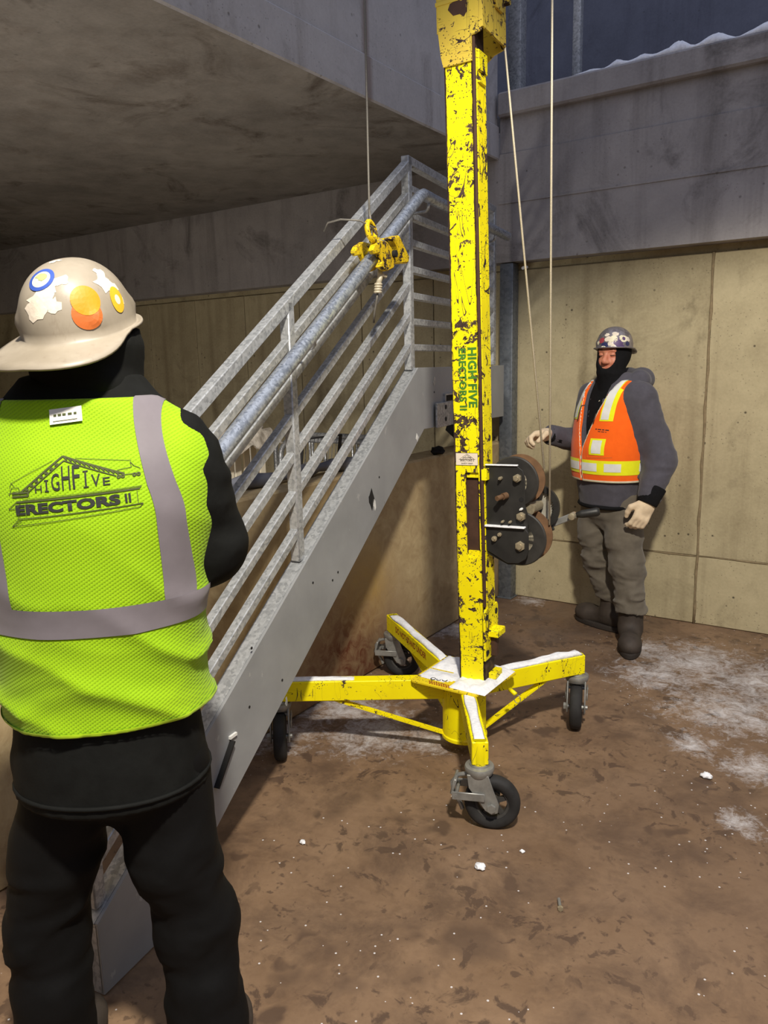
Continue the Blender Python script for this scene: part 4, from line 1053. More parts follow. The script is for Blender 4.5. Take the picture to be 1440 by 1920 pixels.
def trousersL(P):
    d = loft(P, [(.66, 0, .01, .02, .02), (.71, 0, .01, .05, .05), (.745, 0, .01, .12, .10), (.78, -.005, .01, .168, .135), (.83, -.008, 0, .176, .143), (.94, 0, 0, .165, .13)])
    r = chain(P, [(.092, .0, .82), (.096, .01, .62), (.128, .03, .42), (.154, -.01, .06)], (.096, .088, .082, .088), .04)
    l = chain(P, [(-.096, .0, .82), (-.152, .01, .62), (-.196, .02, .42), (-.206, -.01, .06)], (.098, .088, .082, .086), .04)
    d = smin(d, np.minimum(r, l), .018)
    k = np.clip((.72-P[:, 2])/.2, 0, 1)
    d = d - .013*np.clip(k+.25, 0, 1)*(creases(P, 16, 3.6, (1, 1, 1.7))-.35) - .003*folds(P, 34, 1.4)
    return np.maximum(d, .045-P[:, 2])
sdf_obj('trousers', trousersL, (-.33, -.20, .03), (.30, .21, .95), .009, m_black_pt, pl_, 1)
# back pocket flap and knee-side tool pocket edge
for nm, ak in (('boot', (.160, -.01)), ('boot', (-.200, -.01))):
    o = sdf_obj(nm, lambda P: boot_sdf(P, ak, PI/2, .16), (ak[0]-.09, ak[1]-.12, -.01), (ak[0]+.09, ak[1]+.26, .24), .009, m_boot, pl_)
    sdf_obj('sole', lambda P: sole_sdf(P, ak, PI/2), (ak[0]-.08, ak[1]-.14, -.01), (ak[0]+.08, ak[1]+.26, .04), .006, m_sole, o, 0)
# lime vest
def vest_baseL(P):
    d = torsoL(P)
    d = smin(d, chain(P, [(-.16, .0, 1.475), (-.07, -.01, 1.525), (.07, -.01, 1.525), (.16, 0, 1.475)], (.05, .062, .062, .05), .03), .04) - .016
    k = np.clip((1.32-P[:, 2])/.25, 0.12, 1)
    w = folds(P, 9, .6)
    cr = (1-np.abs(np.sin(P[:, 2]*26+P[:, 0]*7+2.4*w+.6))).astype(np.float32); cr2 = creases(P, 15, 2.7, (.7, .7, 1.7))
    sd = np.clip((np.abs(P[:, 0])-.06)/.12, 0, 1)
    return d - .013*k*(cr**1.5)*(.55+.45*sd) - .0055*k*(cr2-.3) - .004*folds(P, 12, .6)
HEM = .955
def neck_cut(P):   # V collar: lower in front
    return P[:, 2]-(1.552-.10*np.clip(P[:, 1]/.10, -.2, 1))
def vestL(P):
    d = np.maximum(vest_baseL(P), HEM-P[:, 2]); d = np.maximum(d, neck_cut(P))
    return smax(d, -armsL(P, .020), .012)
vest = sdf_obj('vest', vestL, (-.30, -.24, .93), (.30, .24, 1.59), .0062, m_lime, pl_, 1)
vb = bvh_of(vest)
tape_round('reflective_band', vb, 1.150, 1.204, m_silver, pl_, 0, 2*PI, 150)
for xf_ in (lambda t: .138+.044*(lambda q: q*q*(3-2*q))(min(1, max(0, (abs(t)-.05)/.50))), lambda t: -.126-.02*(1-abs(t))):
    tape_over('reflective_brace', vb, xf_, .044, m_silver, pl_, 1.20, 1.42, -1, 1, 90)
tape_round('hem_piping', vb, .957, .966, m_lime2, pl_, 0, 2*PI, 150, .003)

XB = Matrix(((1, 0, 0, 0), (0, 0, -1, 0), (0, 1, 0, 0), (0, 0, 0, 1)))     # print seen from behind: u -> x, v -> z, towards -y
PM = Matrix.Translation((.026, -.16, 1.428)) @ XB @ Matrix.Rotation(math.radians(4.5), 4, 'Z') @ Matrix.Diagonal((.95, .95, 1, 1))
D = Decal(); W_ = .118
# gable roof bars
D.line([(-.095, -.006), (-.012, .052)], .0032); D.line([(-.080, -.006), (-.010, .044)], .0022)
D.line([(-.012, .052), (.092, .008)], .0032); D.line([(-.010, .044), (.078, .006)], .0020)
for i in range(12):
    t = i/12; D.line([(-.010+.095*t, .050-.040*t), (-.004+.095*t, .044-.040*t)], .0022)
for i in range(7):
    t = i/7; D.line([(-.085+.068*t, -.001+.046*t), (-.078+.068*t, -.001+.046*t)], .0042)
D.line([(-.114, .012), (-.030, .046)], .0008); D.line([(.010, .046), (.104, .030)], .0008)
# crane and truck sketches at the two ends
D.line([(-.118, -.010), (-.112, .004), (-.098, .004), (-.096, -.002), (-.120, -.006)], .0010); D.line([(-.116, .004), (-.112, .013), (-.106, .006)], .0009); D.line([(-.112, -.012), (-.080, -.012), (-.080, -.006), (-.112, -.006)], .0035)
D.line([(.080, .016), (.104, .018), (.102, .028), (.108, .020), (.118, .014)], .0010); D.line([(.084, .006), (.116, .006)], .0012)
for x in (.082, .089, .108, .115): D.disc(x, .004, .0036, .0012, 12)
D.lay('print_lines', vb, PM, m_print, vest)
D = Decal()
x = -.066
for ch, hgt, wd in (('H', .012, .013), ('I', .021, .010), ('G', .031, .015), ('H', .042, .015), ('F', .042, .013), ('I', .030, .011), ('V', .022, .015), ('E', .014, .012)):
    b = text_mesh(ch, 1.0, Matrix.Identity(4), .006)
    xs_ = [v.co.x for v in b.verts]; ys_ = [v.co.y for v in b.verts]
    for v in b.verts:
        v.co.x = x+(v.co.x-min(xs_))/(max(xs_)-min(xs_)+1e-6)*wd if ch != 'I' else x+wd*.5+(v.co.x-(min(xs_)+max(xs_))/2)*.028
        v.co.y = -.008+(v.co.y-min(ys_))/(max(ys_)-min(ys_))*hgt
    D.merge(b, .009)
    if ch == 'I':
        D.line([(x+.001, -.007), (x+wd-.001, -.007)], .0022); D.line([(x+.001, -.009+hgt), (x+wd-.001, -.009+hgt)], .0022)
    x += wd+.0042
D.lay('print_letters', vb, PM, m_print_b, vest)
D = Decal()
# steel beam outline under the lettering
D.line([(-.105, -.022), (.115, -.022)], .0034); D.line([(-.105, -.022), (-.122, -.034), (-.108, -.034), (-.098, -.026)], .0013); D.line([(.115, -.022), (.118, -.018), (-.092, -.018)], .0010)
D.line([(-.104, -.034), (-.104, -.052)], .0010); D.line([(-.104, -.053), (.118, -.050)], .0018); D.line([(-.104, -.053), (-.120, -.066), (.112, -.056), (.118, -.050)], .0012); D.line([(-.120, -.066), (-.098, -.056)], .0010); D.line([(.110, -.026), (.110, -.049)], .0010)
D.lay('print_beam', vb, PM, m_print, vest)
D = Decal(); D.text('ERECTORS', .0240, -.014, -.0375, .0012, 1.62, 1, 0, 1.02); D.text('II', .0225, .094, -.0375, .0006, 1.1); D.lay('print_letters', vb, PM, m_print_b, vest)
# care label at the collar
D = Decal(); D.poly([(-.028, -.013), (.028, -.013), (.028, .013), (-.028, .013)], .008); tg = D.lay('collar_label', vb, Matrix.Translation((.012, -.16, 1.545)) @ XB @ Matrix.Rotation(math.radians(6), 4, 'Z'), plain('label_white', (238, 236, 228), .7, 0, .03), vest, .005)
D = Decal()
for i, (px, pw) in enumerate(((-.018, .005), (-.010, .006), (-.002, .006), (.008, .007), (.017, .005))): D.line([(px-pw/2, .002), (px+pw/2, .002)], .0035)
D.line([(-.022, -.008), (.020, -.008)], .0010); D.lay('label_print', vb, Matrix.Translation((.012, -.16, 1.545)) @ XB @ Matrix.Rotation(math.radians(6), 4, 'Z'), m_print, vest, .0062)

# body, hood and hat
def bodyL(P):
    d = ell(P, (.01, .02, 1.685), (.078, .096, .100)); d = smin(d, ell(P, (.01, .05, 1.615), (.062, .066, .070)), .03)
    d = smin(d, cap(P, (0, 0, 1.40), (.008, .01, 1.62), .066, .056), .03); d = smin(d, loft(P, [(.78, 0, 0, .15, .11), (1.05, 0, 0, .15, .115), (1.35, 0, 0, .19, .12), (1.46, 0, 0, .16, .10), (1.52, 0, 0, .07, .07)]), .04)
    for sg in (-1, 1):
        d = smin(d, chain(P, [(sg*.165, .01, 1.43), (sg*.200, .06, 1.25), ((.150 if sg > 0 else -.03), (.30 if sg > 0 else .27), (1.17 if sg > 0 else 1.13))], (.05, .042, .03)), .03)
    d = smin(d, chain(P, [(.09, 0, .84), (.140, .03, .42), (.160, -.01, .09)], (.075, .05, .04)), .03)
    d = smin(d, chain(P, [(-.09, 0, .84), (-.188, .02, .42), (-.200, -.01, .09)], (.075, .05, .04)), .03)
    return d
sdf_obj('body', bodyL, (-.32, -.17, .03), (.32, .36, 1.82), .012, m_skin, pl_)
HC = Vector((.002, .012, 1.700))
a_v = math.radians(-66-34)        # visor heading in the man's own frame
HM = Matrix.Translation(HC) @ Matrix.Rotation(a_v, 4, 'Z') @ Matrix.Rotation(math.radians(16), 4, 'Y')
def hoodL(P):
    d = ell(P, (.006, .015, 1.672), (.102, .115, .118)); d = smin(d, loft(P, [(1.49, .0, .01, .15, .12), (1.54, .0, .012, .118, .108), (1.60, .005, .015, .100, .104), (1.66, .006, .015, .098, .105)]), .03)
    d = smin(d, cap(P, (.06, -.06, 1.60), (.105, .0, 1.56), .022, .03), .03)
    d = d - .0045*folds(P, 30, 4.4, (1, 1, .8))
    face = ell(rotz(P, (.006, .015, 1.655), math.radians(-42)), (0, .125, 0), (.068, .07, .080))
    d = smax(d, -face, .01)
    nz = np.array((HM.to_3x3() @ Vector((0, 0, 1)))[:], np.float32); hc = np.array(HC[:], np.float32)
    hh = (P-hc)@nz; rr = np.sqrt(np.maximum(0, ((P-hc)**2).sum(1)-hh*hh))
    return smax(d, np.where(hh > -.012, np.maximum(hh-.03, rr-.088), -1), .01)
sdf_obj('hood', hoodL, (-.19, -.16, 1.48), (.19, .17, 1.81), .007, m_black_cl, pl_)
hat = helmet('hard_hat', pl_, HM, m_helm, 'taupe hard hat worn backwards with peeling stickers', (.116, .098, .126), .072)
hb = bvh_of(hat)
# directions of the stickers seen from behind; the viewer stands along -y turned to the man's left
vd = Vector((.255, -.967, .0)).normalized(); vd = Vector((math.cos(math.radians(-35-34)), math.sin(math.radians(-35-34)), 0)); vr = Vector((-vd.y, vd.x, 0)); vu = Vector((0, 0, 1))
dc = HM @ Vector((0, 0, .035))
def on_hat(a, c, rot=0, centre=None):
    k = math.sqrt(max(.02, 1-a*a-c*c)); u = (vr*a+vu*c+vd*k).normalized(); x_ = vu.cross(u).normalized(); y_ = u.cross(x_)
    M = Matrix((x_, y_, u)).transposed().to_4x4(); M.translation = (centre or dc)+u*.05
    return M @ Matrix.Rotation(rot, 4, 'Z')
def put(dec, name, a, c, m, rot=0, off=.0012, lab=None):
    o = dec.lay(name, hb, on_hat(a, c, rot), m, hat, off)
    if lab: o['label'] = lab
def blobs(name, a, c, L, m, off=.0008):
    D = Decal()
    for i, (x, y, r, sx) in enumerate(L): D.blob(x, y, r, i*7+3, 14, sx)
    put(D, name, a, c, m, 0, off)
blobs('sticker_residue', -.52, .10, [(0, 0, .020, 1.3), (.012, .026, .014, 1.2), (-.012, -.022, .016, 1.5), (.022, -.012, .012, 1), (.03, .034, .010, 1.3)], m_residue)
blobs('sticker_residue', .62, .42, [(-.008, .004, .017, 1.1), (.012, -.006, .014, 1), (-.004, .024, .010, 1.2), (.018, -.026, .011, 1)], m_residue)
blobs('sticker_residue', -.33, .86, [(0, 0, .007, 1.1), (.008, .006, .004, 1.6)], m_residue)
D = Decal(); D.disc(0, 0, .0245, .0175, 32); put(D, 'round_sticker', -.52, .45, m_blue, 0, .0016, 'blue ringed round sticker')
D = Decal(); D.disc(0, 0, .0178, 0, 28); put(D, 'round_sticker', -.52, .45, m_cream, 0, .0014)
D = Decal(); D.blob(0, .004, .007, 5, 10, 1.5); put(D, 'sticker_art', -.52, .45, plain('pale_green', (176, 190, 120), .6), 0, .0020)
D = Decal(); D.disc(0, .006, .026, 0, 30); put(D, 'orange_sticker', .17, .02, m_orange_s, 0, .0016, 'plain orange sticker')
D = Decal(); D.disc(0, -.018, .0265, 0, 30, 1.0); put(D, 'orange_sticker', .17, .02, m_orange_d, 0, .0012)
D = Decal(); D.disc(0, 0, .024, .009, 28, .72); put(D, 'round_sticker', .76, .14, m_yel_s, 0, .0014, 'yellow oval sticker')
D = Decal(); D.disc(0, 0, .009, 0, 18, .8); put(D, 'sticker_art', .76, .14, m_cream, 0, .0016)
MB().cyl(HM @ Vector((.112, .0, -.034)), HM @ Vector((.096, 0, -.040)), .018, None, 16, .004).build('suspension_knob', m_gry, hat, 40)
b = MB(); b.tube([HM @ Vector((.090*math.cos(a), .080*math.sin(a), -.022-.012*math.cos(a))) for a in np.linspace(-1.5, 1.5, 16)], .007, 6); b.build('headband', m_gry, hat, True)
# gloved hands reaching for the rail in front of him
for sg, w, ax_ in ((1, (.150, .300, 1.18), (-.45, .85, .1)), (-1, (-.030, .270, 1.13), (.6, .75, .1))):
    sdf_obj('glove', lambda P: hand_sdf(P, w, ax_, (0, -.1, -1), (-sg, 0, 0), .75), (w[0]-.16, w[1]-.06, w[2]-.12), (w[0]+.16, w[1]+.2, w[2]+.10), .006, m_glove_b, pl_)

# ------------------------------------------------------------------ the man in the orange vest by the back wall
RX, RY = -1.366, 4.375
pr = thing('person', 'person in orange vest, grey hoodie and brown boots standing by the back wall', 'person', (RX, RY, 0), math.atan2(.527, -.85))
TR = [(.80, 0, .005, .186, .165), (.90, 0, .01, .200, .178), (1.02, 0, .02, .216, .192), (1.14, 0, .02, .220, .192), (1.26, 0, .01, .218, .176), (1.37, 0, 0, .212, .155), (1.44, 0, 0, .185, .13), (1.50, 0, -.005, .115, .10), (1.53, 0, -.005, .10, .09)]
def torsoR(P): return loft(P, TR)
RSH, REL, RWR = (.190, .0, 1.400), (.255, -.005, 1.130), (.222, .262, 1.190)
LSH, LEL, LWR = (-.190, -.01, 1.400), (-.285, -.085, 1.075), (-.312, .005, .880)
def armsR(P):
    return np.minimum(chain(P, [RSH, REL, RWR], (.088, .074, .056), .03), chain(P, [LSH, LEL, LWR], (.094, .082, .060), .03))
def hoodieR(P):
    d = smin(torsoR(P), armsR(P), .05)
    d = smin(d, chain(P, [(-.17, 0, 1.42), (-.08, -.01, 1.47), (.08, -.01, 1.47), (.17, 0, 1.42)], (.05, .06, .06, .05), .03), .04)
    k = np.clip((np.abs(P[:, 0])-.17)/.05, .3, 1)
    d = d - .012*k*(creases(P, 15, 5.0, (1, 1, 1.6))-.35) - .003*folds(P, 34, 1.2)
    v = np.maximum(np.abs(P[:, 0]-.004)-np.clip((P[:, 2]-1.13)*.26, 0, .075), -(P[:, 1]-.02))
    return smax(d, -np.maximum(v, (.145-.05*np.clip((P[:, 2]-1.25)/.2, 0, 1))-P[:, 1]-.03), .006)
sdf_obj('hoodie', hoodieR, (-.40, -.24, .79), (.36, .30, 1.55), .0085, m_grey_hood, pr)
b = MB(); b.tube([(.188*math.cos(a), .005+.167*math.sin(a), .797) for a in np.linspace(0, 2*PI, 40, endpoint=False)], .012, 6, True); b.build('waistband', m_black_knit, pr, True)
def shirtR(P):
    d = loft(P, [(1.10, 0, .02, .20, .168), (1.26, 0, .01, .20, .158), (1.37, 0, 0, .19, .140), (1.46, 0, 0, .14, .11), (1.52, 0, 0, .10, .09)])
    return np.maximum(d, np.abs(P[:, 0])-.10)
sdf_obj('shirt', shirtR, (-.12, -.05, 1.09), (.12, .2, 1.53), .008, m_black_knit, pr)
def backhoodR(P):
    d = chain(P, [(-.115, .03, 1.465), (-.125, -.06, 1.495), (-.07, -.13, 1.500), (.05, -.135, 1.500), (.115, -.06, 1.49), (.105, .04, 1.462)], (.036, .052, .060, .060, .050, .034), .03)
    d = smin(d, chain(P, [(-.10, .05, 1.455), (-.05, .11, 1.39), (-.02, .15, 1.28)], (.026, .016, .010)), .02)
    d = smin(d, chain(P, [(.10, .05, 1.455), (.05, .11, 1.39), (.03, .15, 1.28)], (.026, .016, .010)), .02)
    return d-.004*folds(P, 26, 2.0)
sdf_obj('hood', backhoodR, (-.21, -.23, 1.24), (.21, .2, 1.59), .008, m_grey_hood, pr)
def trousersR(P):
    d = loft(P, [(.66, 0, .0, .10, .09), (.74, 0, .0, .168, .145), (.84, 0, 0, .178, .155), (.92, 0, 0, .17, .15)])
    l = chain(P, [(-.092, 0, .84), (-.130, .012, .62), (-.165, .015, .46), (-.196, .0, .20)], (.106, .096, .088, .086), .04)
    r = chain(P, [(.092, 0, .84), (.098, .03, .62), (.090, .015, .46), (.050, -.080, .20)], (.106, .096, .084, .080), .04)
    d = smin(d, np.minimum(l, r), .03)
    k = np.clip((.76-P[:, 2])/.25, .1, 1)
    d = d - .020*k*(creases(P, 15, 3.7, (1, 1, 2.3))-.35) - .004*folds(P, 36, .8)
    return np.maximum(d, .185+.02*np.sin(P[:, 0]*20)-P[:, 2])
sdf_obj('trousers', trousersR, (-.32, -.19, .15), (.22, .20, .93), .008, m_pants, pr)
for ak, hd in (((-.196, .0), math.atan2(.669, -.743)), ((.050, -.075), math.atan2(.06, .26))):
    o = sdf_obj('boot', lambda P: boot_sdf((P-np.array((ak[0], ak[1], 0), np.float32))/1.18+np.array((ak[0], ak[1], 0), np.float32), ak, hd, .225)*1.18, (ak[0]-.27, ak[1]-.16, -.01), (ak[0]+.27, ak[1]+.27, .35), .009, m_boot, pr)
    sdf_obj('sole', lambda P: sole_sdf((P-np.array((ak[0], ak[1], 0), np.float32))/1.16+np.array((ak[0], ak[1], 0), np.float32), ak, hd)*1.16, (ak[0]-.27, ak[1]-.17, -.01), (ak[0]+.27, ak[1]+.27, .045), .007, m_sole, o, 0)
def vbR(P):
    d = torsoR(P)
    d = smin(d, chain(P, [(-.16, 0, 1.415), (-.09, -.01, 1.455), (.09, -.01, 1.455), (.16, 0, 1.415)], (.05, .056, .056, .05), .03), .04)-.016
    return d - .0045*folds(P, 17, 1.1, (1, 1, 1.3))
def vopen(P):   # front opening, wide at the collar and closed below the chest
    return np.where(P[:, 1] > .0, np.abs(P[:, 0]-.004)-np.clip((P[:, 2]-1.10)*.30, .004, .12), 1.0)
def vestR(P, extra=0.0):
    d = np.maximum(vbR(P)-extra, .945-P[:, 2]); d = np.maximum(d, P[:, 2]-1.50); d = np.maximum(d, -vopen(P))
    d = np.maximum(d, np.where(P[:, 2] > 1.40, .098-np.sqrt(P[:, 0]**2+(P[:, 1]*1.0)**2), -1))
    return smax(d, -(armsR(P)-.004), .012)
vestr = sdf_obj('vest', vestR, (-.28, -.25, .92), (.28, .27, 1.53), .0066, m_orange, pr)
rb = bvh_of(vestr)
tape_round('yellow_band', rb, .990, 1.070, m_yellow_tape, pr, 0, 2*PI, 130, .002)
for a0, a1 in ((58, 118), (128, 150), (176, 214), (-55, -20), (20, 40), (240, 280)):
    tape_round('silver_band', rb, 1.008, 1.054, m_silver_b, pr, math.radians(a0), math.radians(a1), 40, .0038)
for sg in (-1, 1):
    tape_over('yellow_brace', rb, lambda t: sg*.128, .068, m_yellow_tape, pr, 1.285, 1.36, -1, 1, 70, .002)
    tape_over('silver_brace', rb, lambda t: sg*.122, .040, m_silver_b, pr, 1.290, 1.36, -1, .97, 70, .0038)
tape_round('hem_piping', rb, .946, .958, m_cream, pr, 0, 2*PI, 130, .003)
XF = Matrix(((-1, 0, 0, 0), (0, 0, 1, 0), (0, 1, 0, 0), (0, 0, 0, 1)))      # print on the front: u -> his left, v -> up, towards +y
def front(x, z, rot=0): return Matrix.Translation((x, .2, z)) @ XF @ Matrix.Rotation(rot, 4, 'Z')
D = Decal(); D.poly([(-.042, -.045), (.042, -.045), (.042, .045), (-.042, .045)]); D.lay('chest_patch', rb, front(-.105, 1.145), m_yellow_tape, vestr, .003)
D = Decal(); D.poly([(-.026, -.036), (.026, -.036), (.026, .036), (-.026, .036)]); D.lay('chest_patch_silver', rb, front(-.105, 1.145), m_silver_b, vestr, .0045)
D = Decal(); D.line([(-.07, .10), (-.06, -.085), (.075, -.075)], .0025); D.lay('pocket_seam', rb, front(-.105, 1.165), m_orange_d, vestr, .0016)
D = Decal()
for i, (x0_, w_) in enumerate(((-.038, .010), (-.024, .020), (.0, .012), (.016, .018))): D.line([(x0_, .004), (x0_+w_, .004)], .0050)
for i, (x0_, w_) in enumerate(((-.020, .014), (-.002, .016), (.018, .006))): D.line([(x0_, -.007), (x0_+w_, -.007)], .0035)
D.lay('chest_print', rb, front(-.118, 1.235, math.radians(-4)), m_print_b, vestr, .0018)
for sg in (1, -1):
    D = Decal(); D.line([(-sg*(.004+max(.004, (z-1.10)*.30)) , z-1.2) for z in np.linspace(.95, 1.42, 14)], .006); D.lay('front_piping', rb, front(0, 1.2), m_cream, vestr, .002)
D = Decal(); D.line([(-.002, -.27), (-.002, -.10)], .006); D.lay('zipper', rb, front(0, 1.2), m_hair, vestr, .004)
# draw cords, lanyard of pale stitching on the shirt
for x0_, z0_, x1_, z1_ in ((-.075, 1.40, -.062, 1.27), (.085, 1.38, .078, 1.28)):
    hits = [rb.ray_cast(Vector((x0_+(x1_-x0_)*t, .5, z0_+(z1_-z0_)*t)), Vector((0, -1, 0)))[0] for t in np.linspace(0, 1, 6)]
    hits = [h+Vector((0, .006, 0)) for h in hits if h is not None]
    if len(hits) > 2: MB().tube(hits, .0035, 6).build('draw_cord', m_hair, pr, True)
for i in range(7):
    z = 1.385-.026*i; x = -.018+.004*i; y = .152-.02*(z-1.25)/.1 if z > 1.25 else .160
    MB().box((x, y+.004, z), (.030-.002*i, .008, .006), Matrix.Rotation(.5, 3, 'Y'), .002).build('shirt_mark', m_cream, pr)

# head with a face, balaclava, hat
HR = np.array((-.010, .022, 0)); HA = math.radians(23)          # head turned slightly
def hq(P): return rotz(P, (HR[0], HR[1], 0), HA)
def headR(q):
    d = ell(q, (0, 0, 1.655), (.076, .096, .098)); d = smin(d, ell(q, (0, .032, 1.585), (.060, .064, .072)), .03)
    d = smin(d, cap(q, (0, -.01, 1.44), (0, .0, 1.58), .060, .056), .03)
    d = smin(d, cap(q, (-.036, .083, 1.662), (.036, .083, 1.662), .014), .018)
    for sg in (-1, 1):
        d = smin(d, ell(q, (sg*.034, .064, 1.600), (.025, .026, .024)), .02)
        d = smax(d, -ell(q, (sg*.032, .106, 1.643), (.020, .020, .011)), .012)
        d = smin(d, ell(q, (sg*.032, .080, 1.642), (.0165, .0165, .0135)), .003)
        d = smin(d, ell(q, (sg*.013, .100, 1.600), (.010, .013, .009)), .008)
        d = smin(d, ell(q, (sg*.068, .0, 1.625), (.010, .020, .030)), .012)
    d = smin(d, cap(q, (0, .090, 1.652), (0, .116, 1.606), .009, .0145), .012)
    d = smin(d, cap(q, (-.020, .088, 1.568), (.020, .088, 1.568), .0085), .008); d = smin(d, cap(q, (-.017, .088, 1.556), (.017, .088, 1.556), .0085), .006)
    d = smax(d, -cap(q, (-.022, .100, 1.5625), (.022, .100, 1.5625), .0025), .003)
    return smin(d, ell(q, (0, .078, 1.535), (.028, .024, .020)), .02)
def bodyR(P):
    d = headR(hq(P)); d = smin(d, loft(P, [(.80, 0, 0, .15, .13), (1.1, 0, .01, .16, .14), (1.32, 0, 0, .17, .12), (1.42, 0, 0, .14, .09), (1.48, 0, 0, .07, .07)]), .04)
    for A in ((RSH, REL, RWR), (LSH, LEL, LWR)): d = smin(d, chain(P, A, (.05, .042, .03)), .03)
    d = smin(d, chain(P, [(-.095, 0, .84), (-.165, .015, .46), (-.196, 0, .10)], (.075, .05, .035)), .03)
    return smin(d, chain(P, [(.095, 0, .84), (.092, .02, .46), (.050, -.082, .10)], (.075, .05, .035)), .03)
sdf_obj('body', bodyR, (-.36, -.16, .03), (.32, .32, .1+1.68), .0095, m_skin, pr)
sdf_obj('face', lambda P: np.maximum(headR(hq(P))-.0008, .02-hq(P)[:, 1]), (-.10, .03, 1.50), (.09, .17, 1.75), .0034, m_skin, pr, 0)
def balaR(P):
    q = hq(P); d = ell(q, (0, 0, 1.652), (.088, .106, .106)); d = smin(d, ell(q, (0, .036, 1.582), (.077, .078, .082)), .03)
    d = smin(d, loft(q, [(1.42, 0, .0, .095, .095), (1.48, 0, .01, .082, .085), (1.54, 0, .02, .074, .085)]), .03)
    d = d - .003*folds(P, 34, 2.6)
    hole = np.sqrt(((q[:, 0])/.049)**2+((q[:, 2]-1.626)/.060)**2)-1
    return smax(d, -np.maximum(hole*.05, .02-q[:, 1]), .006)
sdf_obj('balaclava', balaR, (-.13, -.12, 1.41), (.12, .17, 1.78), .006, m_black_knit, pr)
def hp(x, y, z):
    ca, sa = math.cos(HA), math.sin(HA); return Vector((HR[0]+x*ca-y*sa, HR[1]+x*sa+y*ca, z))
for sg in (-1, 1):
    MB().tube([hp(sg*(.032+k*.0145), .0985-.006*k*k-.004*abs(k), 1.6385-.0022*(1-k*k)) for k in np.linspace(-1, 1, 9)], .0016, 5).build('eyelash', m_hair, pr, True)
    MB().tube([hp(sg*(.034+k*.018), .0975-.008*(k > 0)*k, 1.667+.002*(1-k*k)) for k in np.linspace(-1, 1, 9)], [.001, .0025, .003, .003, .003, .003, .0028, .002, .001], 5).build('eyebrow', m_hair, pr, True)
MB().tube([hp(x, .094-abs(x)*.25, 1.5625) for x in np.linspace(-.02, .02, 9)], .0016, 5).build('mouth', plain('lip_line', (120, 58, 50), .6), pr, True)
hvm = Matrix.Translation(hp(0, .0, 1.676)) @ Matrix.Rotation(math.radians(-90)+HA+math.radians(10), 4, 'Z') @ Matrix.Rotation(math.radians(3), 4, 'Y')
hatr = helmet('hard_hat', pr, hvm, m_helm2, 'scuffed silver hard hat covered in stickers', (.113, .099, .118), .036)
hb = bvh_of(hatr); hat = hatr
vd = Vector((-.52, .85, 0)).normalized(); vd = (Matrix.Rotation(-math.atan2(.527, -.85), 3, 'Z') @ Vector((.279, -.96, 0))).normalized(); vr = Vector((-vd.y, vd.x, 0)); dc = hvm @ Vector((0, 0, .02))
for a, c, r, mm, sx in ((-.62, .22, .016, m_redst, 1.2), (-.78, .10, .011, m_cream, 1), (-.45, -.06, .017, m_skinblue, 1.3), (-.50, -.14, .010, m_cream, 1.6), (-.30, .26, .015, m_residue, 1.2), (-.04, .26, .022, m_cream, 1), (.22, .12, .024, m_purple, 1.2), (.46, .28, .021, m_cream, 1.2), (.47, .28, .010, m_purple, 1), (.70, .24, .014, m_residue, 1), (.28, -.08, .010, m_purple, 2.2), (-.06, -.08, .016, m_residue, .7), (.66, .02, .013, m_skinblue, 1.2), (-.2, .05, .012, m_residue, 1), (.05, .52, .012, m_residue, 1.6), (-.35, .48, .010, m_residue, 1.4)):
    D = Decal(); D.blob(0, 0, r, int(a*100)+50, 12, sx, .18); D.lay('hat_sticker', hb, on_hat(a, c, 0, dc), mm, hatr, .0012+.0006*(r < .012))
D = Decal(); D.poly([(-.026, -.005), (.026, -.005), (.026, .005), (-.026, .005)], .01); D.lay('hat_sticker', hb, on_hat(.34, -.20, 0, dc), m_cream, hatr, .0016)
# knitted cuffs and work gloves
MB().cyl(Vector(RWR)-Vector((.005, -.0, .0))*0+Vector((.006, -.075, -.02)), Vector(RWR)+Vector((-.004, .03, .006)), .056, .050, 22, .006).build('cuff', m_black_knit, pr, 40)
MB().cyl(Vector(LWR)+Vector((-.004, -.030, .055)), Vector(LWR)+Vector((.004, .018, -.038)), .064, .056, 22, .006).build('cuff', m_black_knit, pr, 40)
w = (.219, .292, 1.196); sdf_obj('glove', lambda P: hand_sdf(P, w, (.10, .96, -.05), (-.45, .1, -.90), (-.8, 0, .6), .85, 1.16, .8), (w[0]-.15, w[1]-.05, w[2]-.14), (w[0]+.15, w[1]+.21, w[2]+.14), .0048, m_glove, pr)
w = (-.312, .020, .846); sdf_obj('glove', lambda P: hand_sdf(P, w, (.06, .42, -.9), (.92, -.30, -.1), (.30, .95, .35), .62, 1.12, .7), (w[0]-.14, w[1]-.12, w[2]-.22), (w[0]+.18, w[1]+.18, w[2]+.05), .0048, m_glove, pr)
